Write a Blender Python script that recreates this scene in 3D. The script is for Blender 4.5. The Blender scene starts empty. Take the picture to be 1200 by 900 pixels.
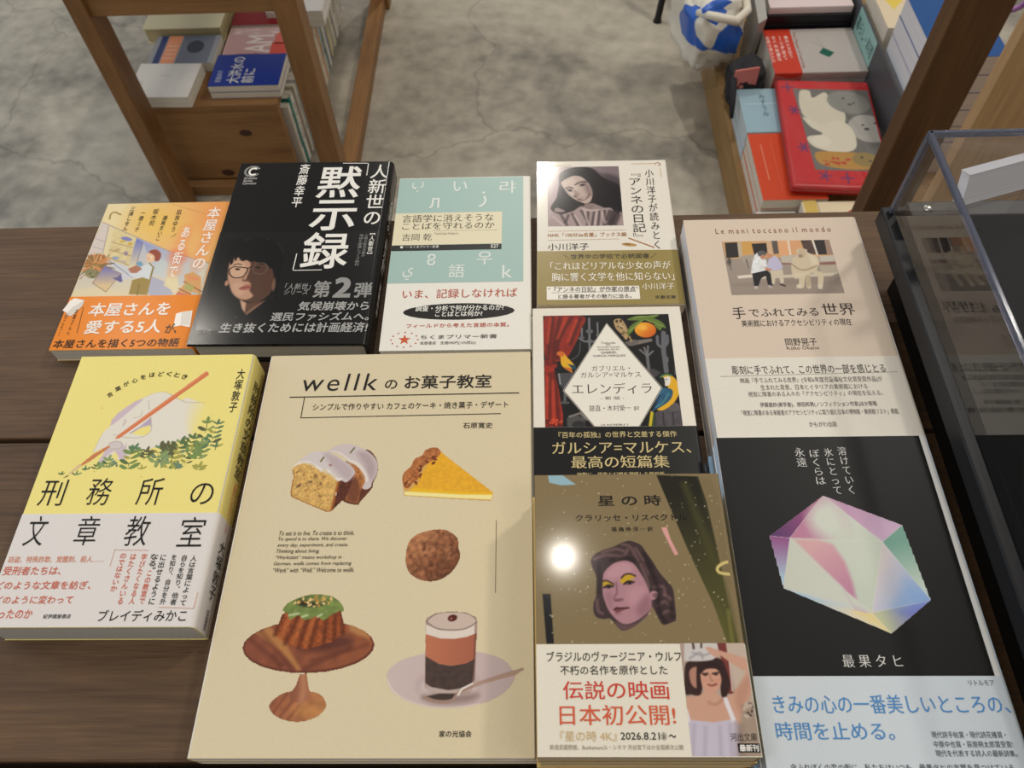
import bpy, bmesh, math, random
import numpy as np
from mathutils import Matrix, Vector

# ------------------------------------------------------------------ camera
SC = bpy.context.scene
COL = SC.collection
T = 0.755                                   # height of the table top above the floor
def make_camera():
    pitch, roll, yaw = math.radians(56.6226), math.radians(-3.49774), math.radians(3.3)
    cy, sy = math.cos(yaw), math.sin(yaw)
    rot = lambda v: Vector((cy*v[0]-sy*v[1], sy*v[0]+cy*v[1], v[2]))
    right0 = rot((1, 0, 0)); up0 = rot((0, math.sin(pitch), math.cos(pitch))); fw = rot((0, math.cos(pitch), -math.sin(pitch)))
    c, s = math.cos(roll), math.sin(roll)
    right = c*right0 + s*up0; up = -s*right0 + c*up0
    cam = bpy.data.cameras.new('camera'); ob = bpy.data.objects.new('camera', cam); COL.objects.link(ob)
    m = Matrix.Identity(4)
    for i in range(3):
        m[i][0], m[i][1], m[i][2] = right[i], up[i], -fw[i]
    m[0][3], m[1][3], m[2][3] = 0, 0, T + .46418
    ob.matrix_world = m
    cam.sensor_width = 36; cam.lens = 925.95/1200*36; cam.clip_start = .02
    cam.dof.use_dof = True; cam.dof.focus_distance = .52; cam.dof.aperture_fstop = 16
    SC.camera = ob
make_camera()

# ------------------------------------------------------------------ light
SC.view_settings.view_transform = 'Standard'; SC.view_settings.look = 'None'
SC.view_settings.gamma = 1; SC.view_settings.use_curve_mapping = False
SC.view_settings.exposure = -0.13
world = bpy.data.worlds.new('shop_ambience'); SC.world = world; world.use_nodes = True
bg = world.node_tree.nodes['Background']; bg.inputs[0].default_value = (1.0, .955, .89, 1); bg.inputs[1].default_value = .36
def spot(name, loc, target, power, color=(1, .93, .83), size=130, radius=.05, blend=.6):
    l = bpy.data.lights.new(name, 'SPOT'); l.energy = power; l.color = color; l.spot_size = math.radians(size); l.spot_blend = blend
    l.shadow_soft_size = radius
    o = bpy.data.objects.new(name, l); COL.objects.link(o); o.location = loc
    o.rotation_euler = (Vector(target)-Vector(loc)).to_track_quat('-Z', 'Y').to_euler()
spot('ceiling_lamp', (.075, .90, 2.75), (0, .5, .7), 5, radius=.02)
spot('ceiling_lamp', (.0, 2.84, 2.75), (.1, 1.3, 0), 68, radius=.035)
spot('ceiling_lamp', (-1.35, 1.80, 2.75), (-.6, 1.3, 0), 15)
spot('ceiling_lamp', (1.45, 1.60, 2.75), (.5, 1.4, 0), 82, radius=.12)
spot('ceiling_lamp', (-1.0, -.3, 2.75), (-.2, .3, .7), 32, radius=.3)
spot('ceiling_lamp', (.95, -.5, 2.75), (.1, .3, .7), 24, radius=.4)
def window_light(loc, target, power, size):
    l = bpy.data.lights.new('shop_window_daylight', 'AREA'); l.energy = power; l.color = (.74, .86, 1); l.shape = 'RECTANGLE'; l.size = size[0]; l.size_y = size[1]
    o = bpy.data.objects.new('shop_window_daylight', l); COL.objects.link(o); o.location = loc; o.rotation_euler = (Vector(target)-Vector(loc)).to_track_quat('-Z', 'Y').to_euler()
window_light((-3.4, 1.6, 1.7), (0, .8, .6), 46, (2.2, 1.8))

# ------------------------------------------------------------------ materials
def lin(c):
    return tuple((v/255/12.92) if v/255 <= .04045 else ((v/255+.055)/1.055)**2.4 for v in c)
_M = {}
def mat(rgb, rough=.5, metal=0, spec=.5, key=None, coat=0):
    k = key or ('m', tuple(rgb), rough, metal, spec, coat)
    if k in _M: return _M[k]
    m = bpy.data.materials.new('paint_%d_%d_%d' % tuple(int(v) for v in rgb)); m.use_nodes = True
    b = m.node_tree.nodes['Principled BSDF']
    b.inputs['Base Color'].default_value = (*lin(rgb), 1); b.inputs['Roughness'].default_value = rough
    b.inputs['Metallic'].default_value = metal; b.inputs['Specular IOR Level'].default_value = spec
    b.inputs['Coat Weight'].default_value = coat
    _M[k] = m; return m
def nodes_of(m):
    return m.node_tree.nodes, m.node_tree.links
def paper(rgb, rough=.5, grain=.03, spec=.5):
    """printed or plain paper: base colour with a faint fibre mottling"""
    k = ('paper', tuple(rgb), rough, spec)
    if k in _M: return _M[k]
    m = bpy.data.materials.new('paper_%d_%d_%d' % tuple(rgb)); m.use_nodes = True; N, L = nodes_of(m); b = N['Principled BSDF']
    tc = N.new('ShaderNodeTexCoord'); n = N.new('ShaderNodeTexNoise'); n.inputs['Scale'].default_value = 900; n.inputs['Detail'].default_value = 3
    r = N.new('ShaderNodeValToRGB'); c = lin(rgb)
    r.color_ramp.elements[0].color = (*[v*(1-grain*2) for v in c], 1); r.color_ramp.elements[1].color = (*[min(1, v*(1+grain*2)) for v in c], 1)
    L.new(tc.outputs['Object'], n.inputs['Vector']); L.new(n.outputs['Fac'], r.inputs['Fac']); L.new(r.outputs['Color'], b.inputs['Base Color'])
    bp = N.new('ShaderNodeBump'); bp.inputs['Strength'].default_value = .04; bp.inputs['Distance'].default_value = .0002
    L.new(n.outputs['Fac'], bp.inputs['Height']); L.new(bp.outputs['Normal'], b.inputs['Normal'])
    b.inputs['Roughness'].default_value = rough; b.inputs['Specular IOR Level'].default_value = spec
    _M[k] = m; return m
def pages(rgb, lines=260):
    """the cut edge of a block of pages: fine leaves one above the other"""
    k = ('pages', tuple(rgb), lines)
    if k in _M: return _M[k]
    m = bpy.data.materials.new('page_edges'); m.use_nodes = True; N, L = nodes_of(m); b = N['Principled BSDF']
    tc = N.new('ShaderNodeTexCoord'); mp = N.new('ShaderNodeMapping'); mp.inputs['Scale'].default_value = (3, 3, lines*6)
    n = N.new('ShaderNodeTexNoise'); n.inputs['Scale'].default_value = 1; n.inputs['Detail'].default_value = 2
    r = N.new('ShaderNodeValToRGB'); c = lin(rgb)
    r.color_ramp.elements[0].position = .3; r.color_ramp.elements[1].position = .65
    r.color_ramp.elements[0].color = (*[v*.72 for v in c], 1); r.color_ramp.elements[1].color = (*c, 1)
    L.new(tc.outputs['Object'], mp.inputs['Vector']); L.new(mp.outputs['Vector'], n.inputs['Vector']); L.new(n.outputs['Fac'], r.inputs['Fac'])
    L.new(r.outputs['Color'], b.inputs['Base Color']); b.inputs['Roughness'].default_value = .8; b.inputs['Specular IOR Level'].default_value = .2
    _M[k] = m; return m
def wood(name, dark, light, axis=0, rough=.55, scale=1.0, knots=False, bump=.15):
    m = bpy.data.materials.new(name); m.use_nodes = True; N, L = nodes_of(m); b = N['Principled BSDF']
    tc = N.new('ShaderNodeTexCoord'); oi = N.new('ShaderNodeObjectInfo'); mul = N.new('ShaderNodeVectorMath'); mul.operation = 'SCALE'
    mul.inputs[0].default_value = (7.3, 3.1, 5.7); L.new(oi.outputs['Random'], mul.inputs['Scale'])
    add = N.new('ShaderNodeVectorMath'); L.new(tc.outputs['Object'], add.inputs[0]); L.new(mul.outputs[0], add.inputs[1])
    def noise(sc, detail, dist, st):
        mp = N.new('ShaderNodeMapping'); v = [st, st, st]; v[axis] = 1; mp.inputs['Scale'].default_value = v
        n = N.new('ShaderNodeTexNoise'); n.inputs['Scale'].default_value = sc*scale; n.inputs['Detail'].default_value = detail; n.inputs['Distortion'].default_value = dist
        L.new(add.outputs[0], mp.inputs['Vector']); L.new(mp.outputs['Vector'], n.inputs['Vector']); return n
    n1 = noise(3.6, 6, .7, 8); n2 = noise(16, 5, .2, 17); n3 = noise(1.7, 3, .3, 2.5)
    mx = N.new('ShaderNodeMix'); mx.data_type = 'FLOAT'; mx.inputs[0].default_value = .45
    L.new(n1.outputs['Fac'], mx.inputs[2]); L.new(n2.outputs['Fac'], mx.inputs[3])
    mx2 = N.new('ShaderNodeMix'); mx2.data_type = 'FLOAT'; mx2.inputs[0].default_value = .4
    L.new(mx.outputs[0], mx2.inputs[2]); L.new(n3.outputs['Fac'], mx2.inputs[3])
    r = N.new('ShaderNodeValToRGB'); r.color_ramp.elements[0].position = .34; r.color_ramp.elements[1].position = .66
    r.color_ramp.elements[0].color = (*lin(dark), 1); r.color_ramp.elements[1].color = (*lin(light), 1)
    L.new(mx2.outputs[0], r.inputs['Fac']); L.new(r.outputs['Color'], b.inputs['Base Color'])
    bp = N.new('ShaderNodeBump'); bp.inputs['Strength'].default_value = bump; bp.inputs['Distance'].default_value = .002
    L.new(n2.outputs['Fac'], bp.inputs['Height']); L.new(bp.outputs['Normal'], b.inputs['Normal'])
    b.inputs['Roughness'].default_value = rough; b.inputs['Specular IOR Level'].default_value = .35
    return m
_PM = {}
def picture_mat(rough, spec=.5):
    if (rough, spec) in _PM: return _PM[rough, spec]
    m = bpy.data.materials.new('printed_picture'); m.use_nodes = True; N, L = nodes_of(m); b = N['Principled BSDF']
    a = N.new('ShaderNodeAttribute'); a.attribute_name = 'Col'; L.new(a.outputs['Color'], b.inputs['Base Color']); b.inputs['Roughness'].default_value = rough; b.inputs['Specular IOR Level'].default_value = spec
    _PM[rough, spec] = m; return m
def acrylic(name, tint=(1, 1, 1), refl=1.0):
    m = bpy.data.materials.new(name); m.use_nodes = True; N, L = nodes_of(m); N.remove(N['Principled BSDF']); out = N['Material Output']
    t = N.new('ShaderNodeBsdfTransparent'); t.inputs[0].default_value = (*tint, 1); g = N.new('ShaderNodeBsdfGlossy'); g.inputs['Roughness'].default_value = .01
    f = N.new('ShaderNodeFresnel'); ge = N.new('ShaderNodeNewGeometry'); io = N.new('ShaderNodeMapRange'); io.inputs[3].default_value = 1.49; io.inputs[4].default_value = 1/1.49; L.new(ge.outputs['Backfacing'], io.inputs[0]); L.new(io.outputs[0], f.inputs['IOR'])
    mx = N.new('ShaderNodeMixShader'); L.new(f.outputs[0], mx.inputs[0]); L.new(t.outputs[0], mx.inputs[1]); L.new(g.outputs[0], mx.inputs[2]); L.new(mx.outputs[0], out.inputs[0])
    return m

# ------------------------------------------------------------------ mesh helpers
def link(name, me, parent=None, m=None):
    o = bpy.data.objects.new(name, me); COL.objects.link(o)
    if parent is not None: o.parent = parent
    if m is not None and me is not None: me.materials.append(m)
    return o
def empty(name, loc, yaw=0):
    o = bpy.data.objects.new(name, None); COL.objects.link(o); o.location = loc; o.rotation_euler = (0, 0, math.radians(yaw)); o.empty_display_size = .02
    return o
def tag(o, label=None, cat=None, group=None, kind=None):
    if label: o['label'] = label
    if cat: o['category'] = cat
    if group: o['group'] = group
    if kind: o['kind'] = kind
    return o
def mesh(name, v, f):
    me = bpy.data.meshes.new(name); me.from_pydata([tuple(p) for p in v], [], [tuple(q) for q in f]); me.update(); return me
def box_mesh(name, lo, hi, bevel=0, seg=2):
    bm = bmesh.new(); bmesh.ops.create_cube(bm, size=1)
    for v in bm.verts:
        v.co = Vector([lo[i] + (v.co[i]+.5)*(hi[i]-lo[i]) for i in range(3)])
    if bevel: bmesh.ops.bevel(bm, geom=bm.edges[:], offset=bevel, segments=seg, affect='EDGES', profile=.5)
    me = bpy.data.meshes.new(name); bm.to_mesh(me); bm.free(); return me
def box(name, lo, hi, m, parent=None, bevel=.0, seg=2):
    return link(name, box_mesh(name, lo, hi, bevel, seg), parent, m)
def tube_mesh(name, pts, rad, n=10):
    v = []; f = []; P = [Vector(p) for p in pts]
    for i, p in enumerate(P):
        d = (P[min(i+1, len(P)-1)]-P[max(i-1, 0)]).normalized(); a = d.orthogonal().normalized() if i == 0 else (a - d*a.dot(d)).normalized(); b = d.cross(a)
        r = rad[i] if hasattr(rad, '__len__') else rad
        for k in range(n):
            t = 2*math.pi*k/n; v.append(p + a*math.cos(t)*r + b*math.sin(t)*r)
    for i in range(len(P)-1):
        for k in range(n): f.append((i*n+k, i*n+(k+1) % n, (i+1)*n+(k+1) % n, (i+1)*n+k))
    f.append(tuple(range(n-1, -1, -1))); f.append(tuple((len(P)-1)*n+k for k in range(n)))
    me = mesh(name, v, f)
    for p in me.polygons: p.use_smooth = True
    return me

# ------------------------------------------------------------------ lettering
VMAP = {'、': '︑', '。': '︒', '「': '﹁', '」': '﹂', '『': '﹃', '』': '﹄', 'ー': '︱', '【': '︻', '】': '︼'}
def glyphs(s, wt=0, thin=0, vert=False, shear=0, res=2, sp=1):
    """outline of a line of text as flat polygons (numpy verts, list of faces)"""
    cu = bpy.data.curves.new('lettering', 'FONT'); cu.size = 1; cu.resolution_u = 4 if len(s) <= 8 else res; cu.fill_mode = 'FRONT'; cu.space_character = sp
    if vert:
        cu.body = '\n'.join(VMAP.get(c, c) for c in s); cu.align_x = 'CENTER'
    else: cu.body = s
    ob = bpy.data.objects.new('lettering', cu); me = ob.to_mesh()
    n = len(me.vertices); co = np.empty(n*3); me.vertices.foreach_get('co', co); co = co.reshape(-1, 3)[:, :2].copy()
    faces = [tuple(p.vertices) for p in me.polygons]
    ob.to_mesh_clear(); bpy.data.objects.remove(ob); bpy.data.curves.remove(cu)
    if (thin or wt) and n:
        cnt = {}
        for q in faces:
            for i in range(len(q)):
                a, b = q[i], q[(i+1) % len(q)]; k = (min(a, b), max(a, b)); cnt[k] = None if k in cnt else (a, b)
        nv = np.zeros((n, 2)); q = faces[0]; p = co[list(q)]
        sg = 1 if np.sum(p[:, 0]*np.roll(p[:, 1], -1)-np.roll(p[:, 0], -1)*p[:, 1]) > 0 else -1
        for k, e in cnt.items():
            if e is None: continue
            d = co[e[1]]-co[e[0]]; l = math.hypot(*d)
            if l < 1e-9: continue
            for q in e: nv[q] += (d[1]/l*sg, -d[0]/l*sg)
        ln = np.linalg.norm(nv, axis=1, keepdims=True); nv = nv/np.maximum(ln, 1.0)
        co[:, 0] += nv[:, 0]*wt; co[:, 1] += nv[:, 1]*(wt-thin)
    if shear: co[:, 0] += shear*co[:, 1]
    if n:
        p = co[list(faces[0])]
        if np.sum(p[:, 0]*np.roll(p[:, 1], -1)-np.roll(p[:, 0], -1)*p[:, 1]) < 0: faces = [q[::-1] for q in faces]
    return co, faces
def fit(co, bx):
    lo = co.min(0); hi = co.max(0); d = np.maximum(hi-lo, 1e-6)
    return np.stack([bx[0]+(co[:, 0]-lo[0])/d[0]*(bx[2]-bx[0]), bx[1]+(co[:, 1]-lo[1])/d[1]*(bx[3]-bx[1])], 1)

# ------------------------------------------------------------------ painted pictures (flat print on a fine mesh)
def el(cx, cy, ux, uy, vx, vy, n=24):
    return [(cx+ux*math.cos(t)+vx*math.sin(t), cy+uy*math.cos(t)+vy*math.sin(t)) for t in (2*math.pi*i/n for i in range(n))]
def catmull(pts, closed, k=5):
    P = np.array(pts, float); n = len(P); out = []
    for i in range(n if closed else n-1):
        a, b, c, d = (P[(i-1) % n], P[i], P[(i+1) % n], P[(i+2) % n]) if closed else (P[max(i-1, 0)], P[i], P[i+1], P[min(i+2, n-1)])
        for j in range(k):
            t = j/k; out.append(.5*((2*b)+(-a+c)*t+(2*a-5*b+4*c-d)*t*t+(-a+3*b-3*c+d)*t**3))
    if not closed: out.append(P[-1])
    return np.array(out)
class Canvas:
    def __init__(s, bx, pitch=.4, fill=None, seed=1):
        x0, y0, x1, y1 = bx; x0, x1 = min(x0, x1), max(x0, x1); y0, y1 = min(y0, y1), max(y0, y1)
        s.nx = max(2, int((x1-x0)/pitch)+1); s.ny = max(2, int((y1-y0)/pitch)+1)
        s.x = np.linspace(x0, x1, s.nx); s.y = np.linspace(y0, y1, s.ny); s.X, s.Y = np.meshgrid(s.x, s.y)
        s.c = np.zeros((s.ny, s.nx, 3)); s.a = np.zeros((s.ny, s.nx)); s.rng = np.random.RandomState(seed)
        if fill is not None: s.a[:] = 1; s.c[:] = np.array(fill(s.X, s.Y) if callable(fill) else fill)
    def _sd(s, P, closed, m):
        P = np.array(P, float); lo = P.min(0)-m; hi = P.max(0)+m
        i0, i1 = np.searchsorted(s.x, lo[0]), np.searchsorted(s.x, hi[0]); j0, j1 = np.searchsorted(s.y, lo[1]), np.searchsorted(s.y, hi[1])
        X = s.X[j0:j1, i0:i1]; Y = s.Y[j0:j1, i0:i1]; d = np.full(X.shape, 1e9); ins = np.zeros(X.shape, bool)
        n = len(P)
        for k in range(n if closed else n-1):
            a, b = P[k], P[(k+1) % n]; e = b-a; l2 = max(e@e, 1e-12)
            t = np.clip(((X-a[0])*e[0]+(Y-a[1])*e[1])/l2, 0, 1); d = np.minimum(d, np.hypot(X-a[0]-t*e[0], Y-a[1]-t*e[1]))
            if closed and abs(e[1]) > 1e-12:
                c = ((a[1] > Y) != (b[1] > Y)); ins ^= c & (X < e[0]*(Y-a[1])/e[1]+a[0])
        return (slice(j0, j1), slice(i0, i1)), np.where(ins, -d, d) if closed else d
    def _put(s, sl, m, rgb, op, seta, tex):
        if m.size == 0: return
        col = np.array(rgb(s.X[sl], s.Y[sl]) if callable(rgb) else rgb, float)
        if col.ndim == 1: col = np.broadcast_to(col, m.shape+(3,))
        if tex: col = col*(1+s.noise(tex[0])[sl][..., None]*tex[1])
        w = m*op
        if seta:
            pa = s.a[sl]; na = w+pa*(1-w); f = (w/np.maximum(na, 1e-6))[..., None]; s.c[sl] = s.c[sl]*(1-f)+col*f; s.a[sl] = na
        else: s.c[sl] = s.c[sl]*(1-w[..., None])+col*w[..., None]
    def noise(s, mm):
        gx = int((s.x[-1]-s.x[0])/mm)+3; gy = int((s.y[-1]-s.y[0])/mm)+3; g = s.rng.uniform(-1, 1, (gy, gx))
        u = (s.x-s.x[0])/mm; v = (s.y-s.y[0])/mm; i = u.astype(int); j = v.astype(int); fu = (u-i)[None]; fv = (v-j)[:, None]
        G = lambda a, b: g[np.ix_(j+b, i+a)]
        return (G(0, 0)*(1-fu)+G(1, 0)*fu)*(1-fv)+(G(0, 1)*(1-fu)+G(1, 1)*fu)*fv
    def poly(s, P, rgb, soft=.3, op=1, smooth=False, seta=True, tex=None):
        if smooth: P = catmull(P, True)
        sl, d = s._sd(P, True, soft+.5); s._put(sl, np.clip(.5-d/soft, 0, 1), rgb, op, seta, tex); return s
    def line(s, P, wd, rgb, soft=.3, op=1, smooth=False, seta=False):
        if smooth: P = catmull(P, False)
        sl, d = s._sd(P, False, wd+soft+.5); s._put(sl, np.clip(.5-(d-wd/2)/soft, 0, 1), rgb, op, seta, None); return s
    def dots(s, P, n, r, rgbs, op=1, soft=.3):
        P = np.array(P, float); lo, hi = P.min(0), P.max(0); k = 0; tr = 0
        while k < n and tr < n*20:
            tr += 1; q = lo+(hi-lo)*s.rng.rand(2); ins = False
            for i in range(len(P)):
                a, b = P[i], P[(i+1) % len(P)]
                if (a[1] > q[1]) != (b[1] > q[1]) and q[0] < (b[0]-a[0])*(q[1]-a[1])/(b[1]-a[1])+a[0]: ins = not ins
            if not ins: continue
            k += 1; rr = r*(.5+s.rng.rand()); t = s.rng.rand()*3.14
            s.poly(el(q[0], q[1], rr*math.cos(t), rr*math.sin(t), -rr*.6*math.sin(t), rr*.6*math.cos(t), 8), rgbs[s.rng.randint(len(rgbs))], soft, op, seta=False)
        return s
    def build(s, name, z, m, parent, rough=None):
        keep = s.a > .45; q = keep[:-1, :-1] & keep[1:, :-1] & keep[:-1, 1:] & keep[1:, 1:]
        j, i = np.nonzero(q); idx = lambda jj, ii: jj*s.nx+ii
        F = np.stack([idx(j, i), idx(j, i+1), idx(j+1, i+1), idx(j+1, i)], 1)
        used = np.unique(F); rm = np.zeros(s.nx*s.ny, int); rm[used] = np.arange(len(used)); F = rm[F]
        V = np.stack([s.X.ravel()[used]/1000, s.Y.ravel()[used]/1000, np.full(len(used), z)], 1)
        c = np.clip(s.c.reshape(-1, 3)[used]/255, 0, 1); c = np.where(c <= .04045, c/12.92, ((c+.055)/1.055)**2.4)
        me = bpy.data.meshes.new(name); me.vertices.add(len(V)); me.vertices.foreach_set('co', V.ravel())
        me.loops.add(F.size); me.loops.foreach_set('vertex_index', F.ravel().astype(np.int32))
        me.polygons.add(len(F)); me.polygons.foreach_set('loop_start', np.arange(len(F), dtype=np.int32)*4)
        me.update(calc_edges=True); me.validate()
        at = me.color_attributes.new('Col', 'FLOAT_COLOR', 'POINT'); at.data.foreach_set('color', np.concatenate([c, np.ones((len(c), 1))], 1).ravel().astype(np.float32))
        return link(name, me, parent, m)
def gradx(x0, c0, x1, c1):
    c0 = np.array(c0, float); c1 = np.array(c1, float)
    return lambda X, Y: c0+(c1-c0)*np.clip((X-x0)/(x1-x0), 0, 1)[..., None]
def gradl(p, c0, q, c1):
    c0 = np.array(c0, float); c1 = np.array(c1, float); p = np.array(p, float); d = np.array(q, float)-p; l2 = d@d
    return lambda X, Y: c0+(c1-c0)*np.clip(((X-p[0])*d[0]+(Y-p[1])*d[1])/l2, 0, 1)[..., None]

# ------------------------------------------------------------------ books
def shell_mesh(name, w, t, y0, y1, th, r, grow, bind, seg=5):
    """C-shaped jacket: front, rounded spine, back; spine at +x when bind is 1, at -x when -1"""
    xf = -w/2 - grow*.2; xs = w/2 + grow; zt = t + grow; zb = -grow*0
    def prof(o, rr):
        p = [(xf, zt-o)]; cx, cz = xs-o-rr, zt-o-rr
        for i in range(seg+1):
            a = math.pi/2*(1-i/seg); p.append((cx+rr*math.cos(a), cz+rr*math.sin(a)))
        rb = min(rr, .0015); cx, cz = xs-o-rb, zb+o+rb
        for i in range(3):
            a = -math.pi/2*i/2; p.append((cx+rb*math.cos(a), cz+rb*math.sin(a)))
        p.append((xf, zb+o)); return p
    ou = prof(0, r); inn = prof(th, max(r-th, .0002)); n = len(ou); v = []; f = []
    for y in (y0, y1):
        for pl in (ou, inn):
            v += [(bind*x, y, z) for x, z in pl]
    O0, I0, O1, I1 = 0, n, 2*n, 3*n
    for i in range(n-1):
        f += [(O0+i, O0+i+1, O1+i+1, O1+i), (I0+i+1, I0+i, I1+i, I1+i+1), (O0+i+1, O0+i, I0+i, I0+i+1), (O1+i, O1+i+1, I1+i+1, I1+i)]
    f += [(O0, O1, I1, I0), (O1+n-1, O0+n-1, I0+n-1, I1+n-1)]
    me = mesh(name, v, f); bm = bmesh.new(); bm.from_mesh(me); bmesh.ops.recalc_face_normals(bm, faces=bm.faces[:]); bm.to_mesh(me); bm.free()
    for p in me.polygons: p.use_smooth = abs(p.normal.y) < .5
    me.set_sharp_from_angle(angle=math.radians(35)); return me
class Book:
    def __init__(s, name, label, w, h, t, x, y, z, yaw=0, bind=1, hard=False, rgb=(200, 200, 200), rough=.45, r=None, page=(225, 215, 195), group=None, cat='book', spec=.25):
        s.w, s.h, s.t = w, h, t; s.spec = spec; s.rough = rough; s.bt = -1e9; s.bo = None; s.L = {}; s.bind = bind; s.hard = hard
        s.root = tag(empty(name, (x, y, z), yaw), label, cat, group); th = .0022 if hard else .0005; s.r = r if r is not None else (.004 if hard else .0015)
        s.cover = link('cover', shell_mesh('cover', w, t, -h/2, h/2, th, s.r, 0, bind), s.root, paper(rgb, rough, spec=spec))
        i = .003 if hard else .0004
        xs = w/2-th-.0003; lo = [-w/2+i, -h/2+i, th]; hi = [xs, h/2-i, t-th]
        if bind < 0: lo[0], hi[0] = -xs, w/2-i
        box('page_block', lo, hi, pages(page), s.root)
    def band(s, top, rgb, rough=None):
        s.bt = top; s.brough = s.rough if rough is None else rough
        s.bo = link('paper_band', shell_mesh('paper_band', s.w, s.t, -s.h/2+.0002, top/1000, .0003, s.r+.0004, .0004, s.bind), s.root, paper(rgb, s.brough, spec=s.spec)); return s
    def z(s, y): return s.t + (.0004 if y < s.bt else 0)
    def add(s, co, faces, rgb, y, lift=.00025, key=None):
        L = s.L.setdefault((tuple(rgb), y < s.bt, key), [[], []]); o = len(L[0]); z = s.z(y)+lift
        L[0] += [(p[0]/1000, p[1]/1000, z) for p in co]; L[1] += [tuple(i+o for i in f) for f in faces]
    def txt(s, st, bx, rgb=(25, 22, 20), wt=0, thin=0, vert=False, shear=0, sp=1):
        co, f = glyphs(st, wt, thin, vert, shear, 2, sp)
        if len(co): s.add(fit(co, bx), f, rgb, (bx[1]+bx[3])/2, key=len(s.L))
        return s
    def cols(s, cols, bx, rgb, wt=0, thin=0, gap=.35):
        n = len(cols); m = max(len(c) for c in cols); W = (bx[2]-bx[0])/(n+gap*(n-1)); H = (bx[3]-bx[1])/m
        for i, c in enumerate(cols):
            x1 = bx[2]-i*W*(1+gap); s.txt(c, (x1-W, bx[3]-H*len(c), x1, bx[3]), rgb, wt, thin, True)
    def poly(s, P, rgb, lift=.00012, own=True):
        bm = bmesh.new(); vs = [bm.verts.new((p[0], p[1], 0)) for p in P]; f = bm.faces.new(vs); bmesh.ops.triangulate(bm, faces=[f])
        bm.verts.index_update(); fs = [tuple(v.index for v in q.verts) for q in bm.faces]; bm.free(); P = np.array(P)
        q = P[list(fs[0])]
        if np.sum(q[:, 0]*np.roll(q[:, 1], -1)-np.roll(q[:, 0], -1)*q[:, 1]) < 0: fs = [k[::-1] for k in fs]
        if own:
            y = P[:, 1].mean(); z = s.z(y)+lift; link('printed_shape', mesh('printed_shape', [(p[0]/1000, p[1]/1000, z) for p in P], fs), s.bo if y < s.bt else s.cover, mat(rgb, s.brough if y < s.bt else s.rough, spec=s.spec))
        else: s.add(P, fs, rgb, P[:, 1].mean(), lift)
        return s
    def rect(s, bx, rgb, lift=.00012): return s.poly([(bx[0], bx[1]), (bx[2], bx[1]), (bx[2], bx[3]), (bx[0], bx[3])], rgb, lift)
    def rule(s, P, wd, rgb, lift=.0002, own=True):
        for a, b in zip(P[:-1], P[1:]):
            a = np.array(a); b = np.array(b); d = (b-a)/max(np.linalg.norm(b-a), 1e-9); n = np.array([-d[1], d[0]])*wd/2; e = d*wd/2
            s.poly([a-n-e, b-n+e, b+n+e, a+n-e], rgb, lift, own)
    def pic(s, cv, name='cover_picture', lift=.00008):
        return cv.build(name, s.z(cv.y.mean())+lift, picture_mat(s.rough, s.spec), s.bo if cv.y.mean() < s.bt else s.cover)
    def spine_txt(s, st, bx, rgb, wt=0, lift=.0006):
        """vertical lettering on the spine; box in mm: (z0, y0, z1, y1)"""
        co, f = glyphs(st, wt, 0, True); co = fit(co, (-bx[2], bx[1], -bx[0], bx[3])); x = s.w/2+lift
        me = mesh('spine_lettering', [(x, p[1]/1000, -p[0]/1000) for p in co], f); link('spine_lettering', me, s.cover, mat(rgb, s.rough, spec=s.spec))
    def done(s):
        for (rgb, inb, key), (v, f) in s.L.items():
            me = mesh('printed_lettering', v, f)
            link('printed_lettering', me, s.bo if inb else s.cover, mat(rgb, s.brough if inb else s.rough, spec=s.spec))
        return s

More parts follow.
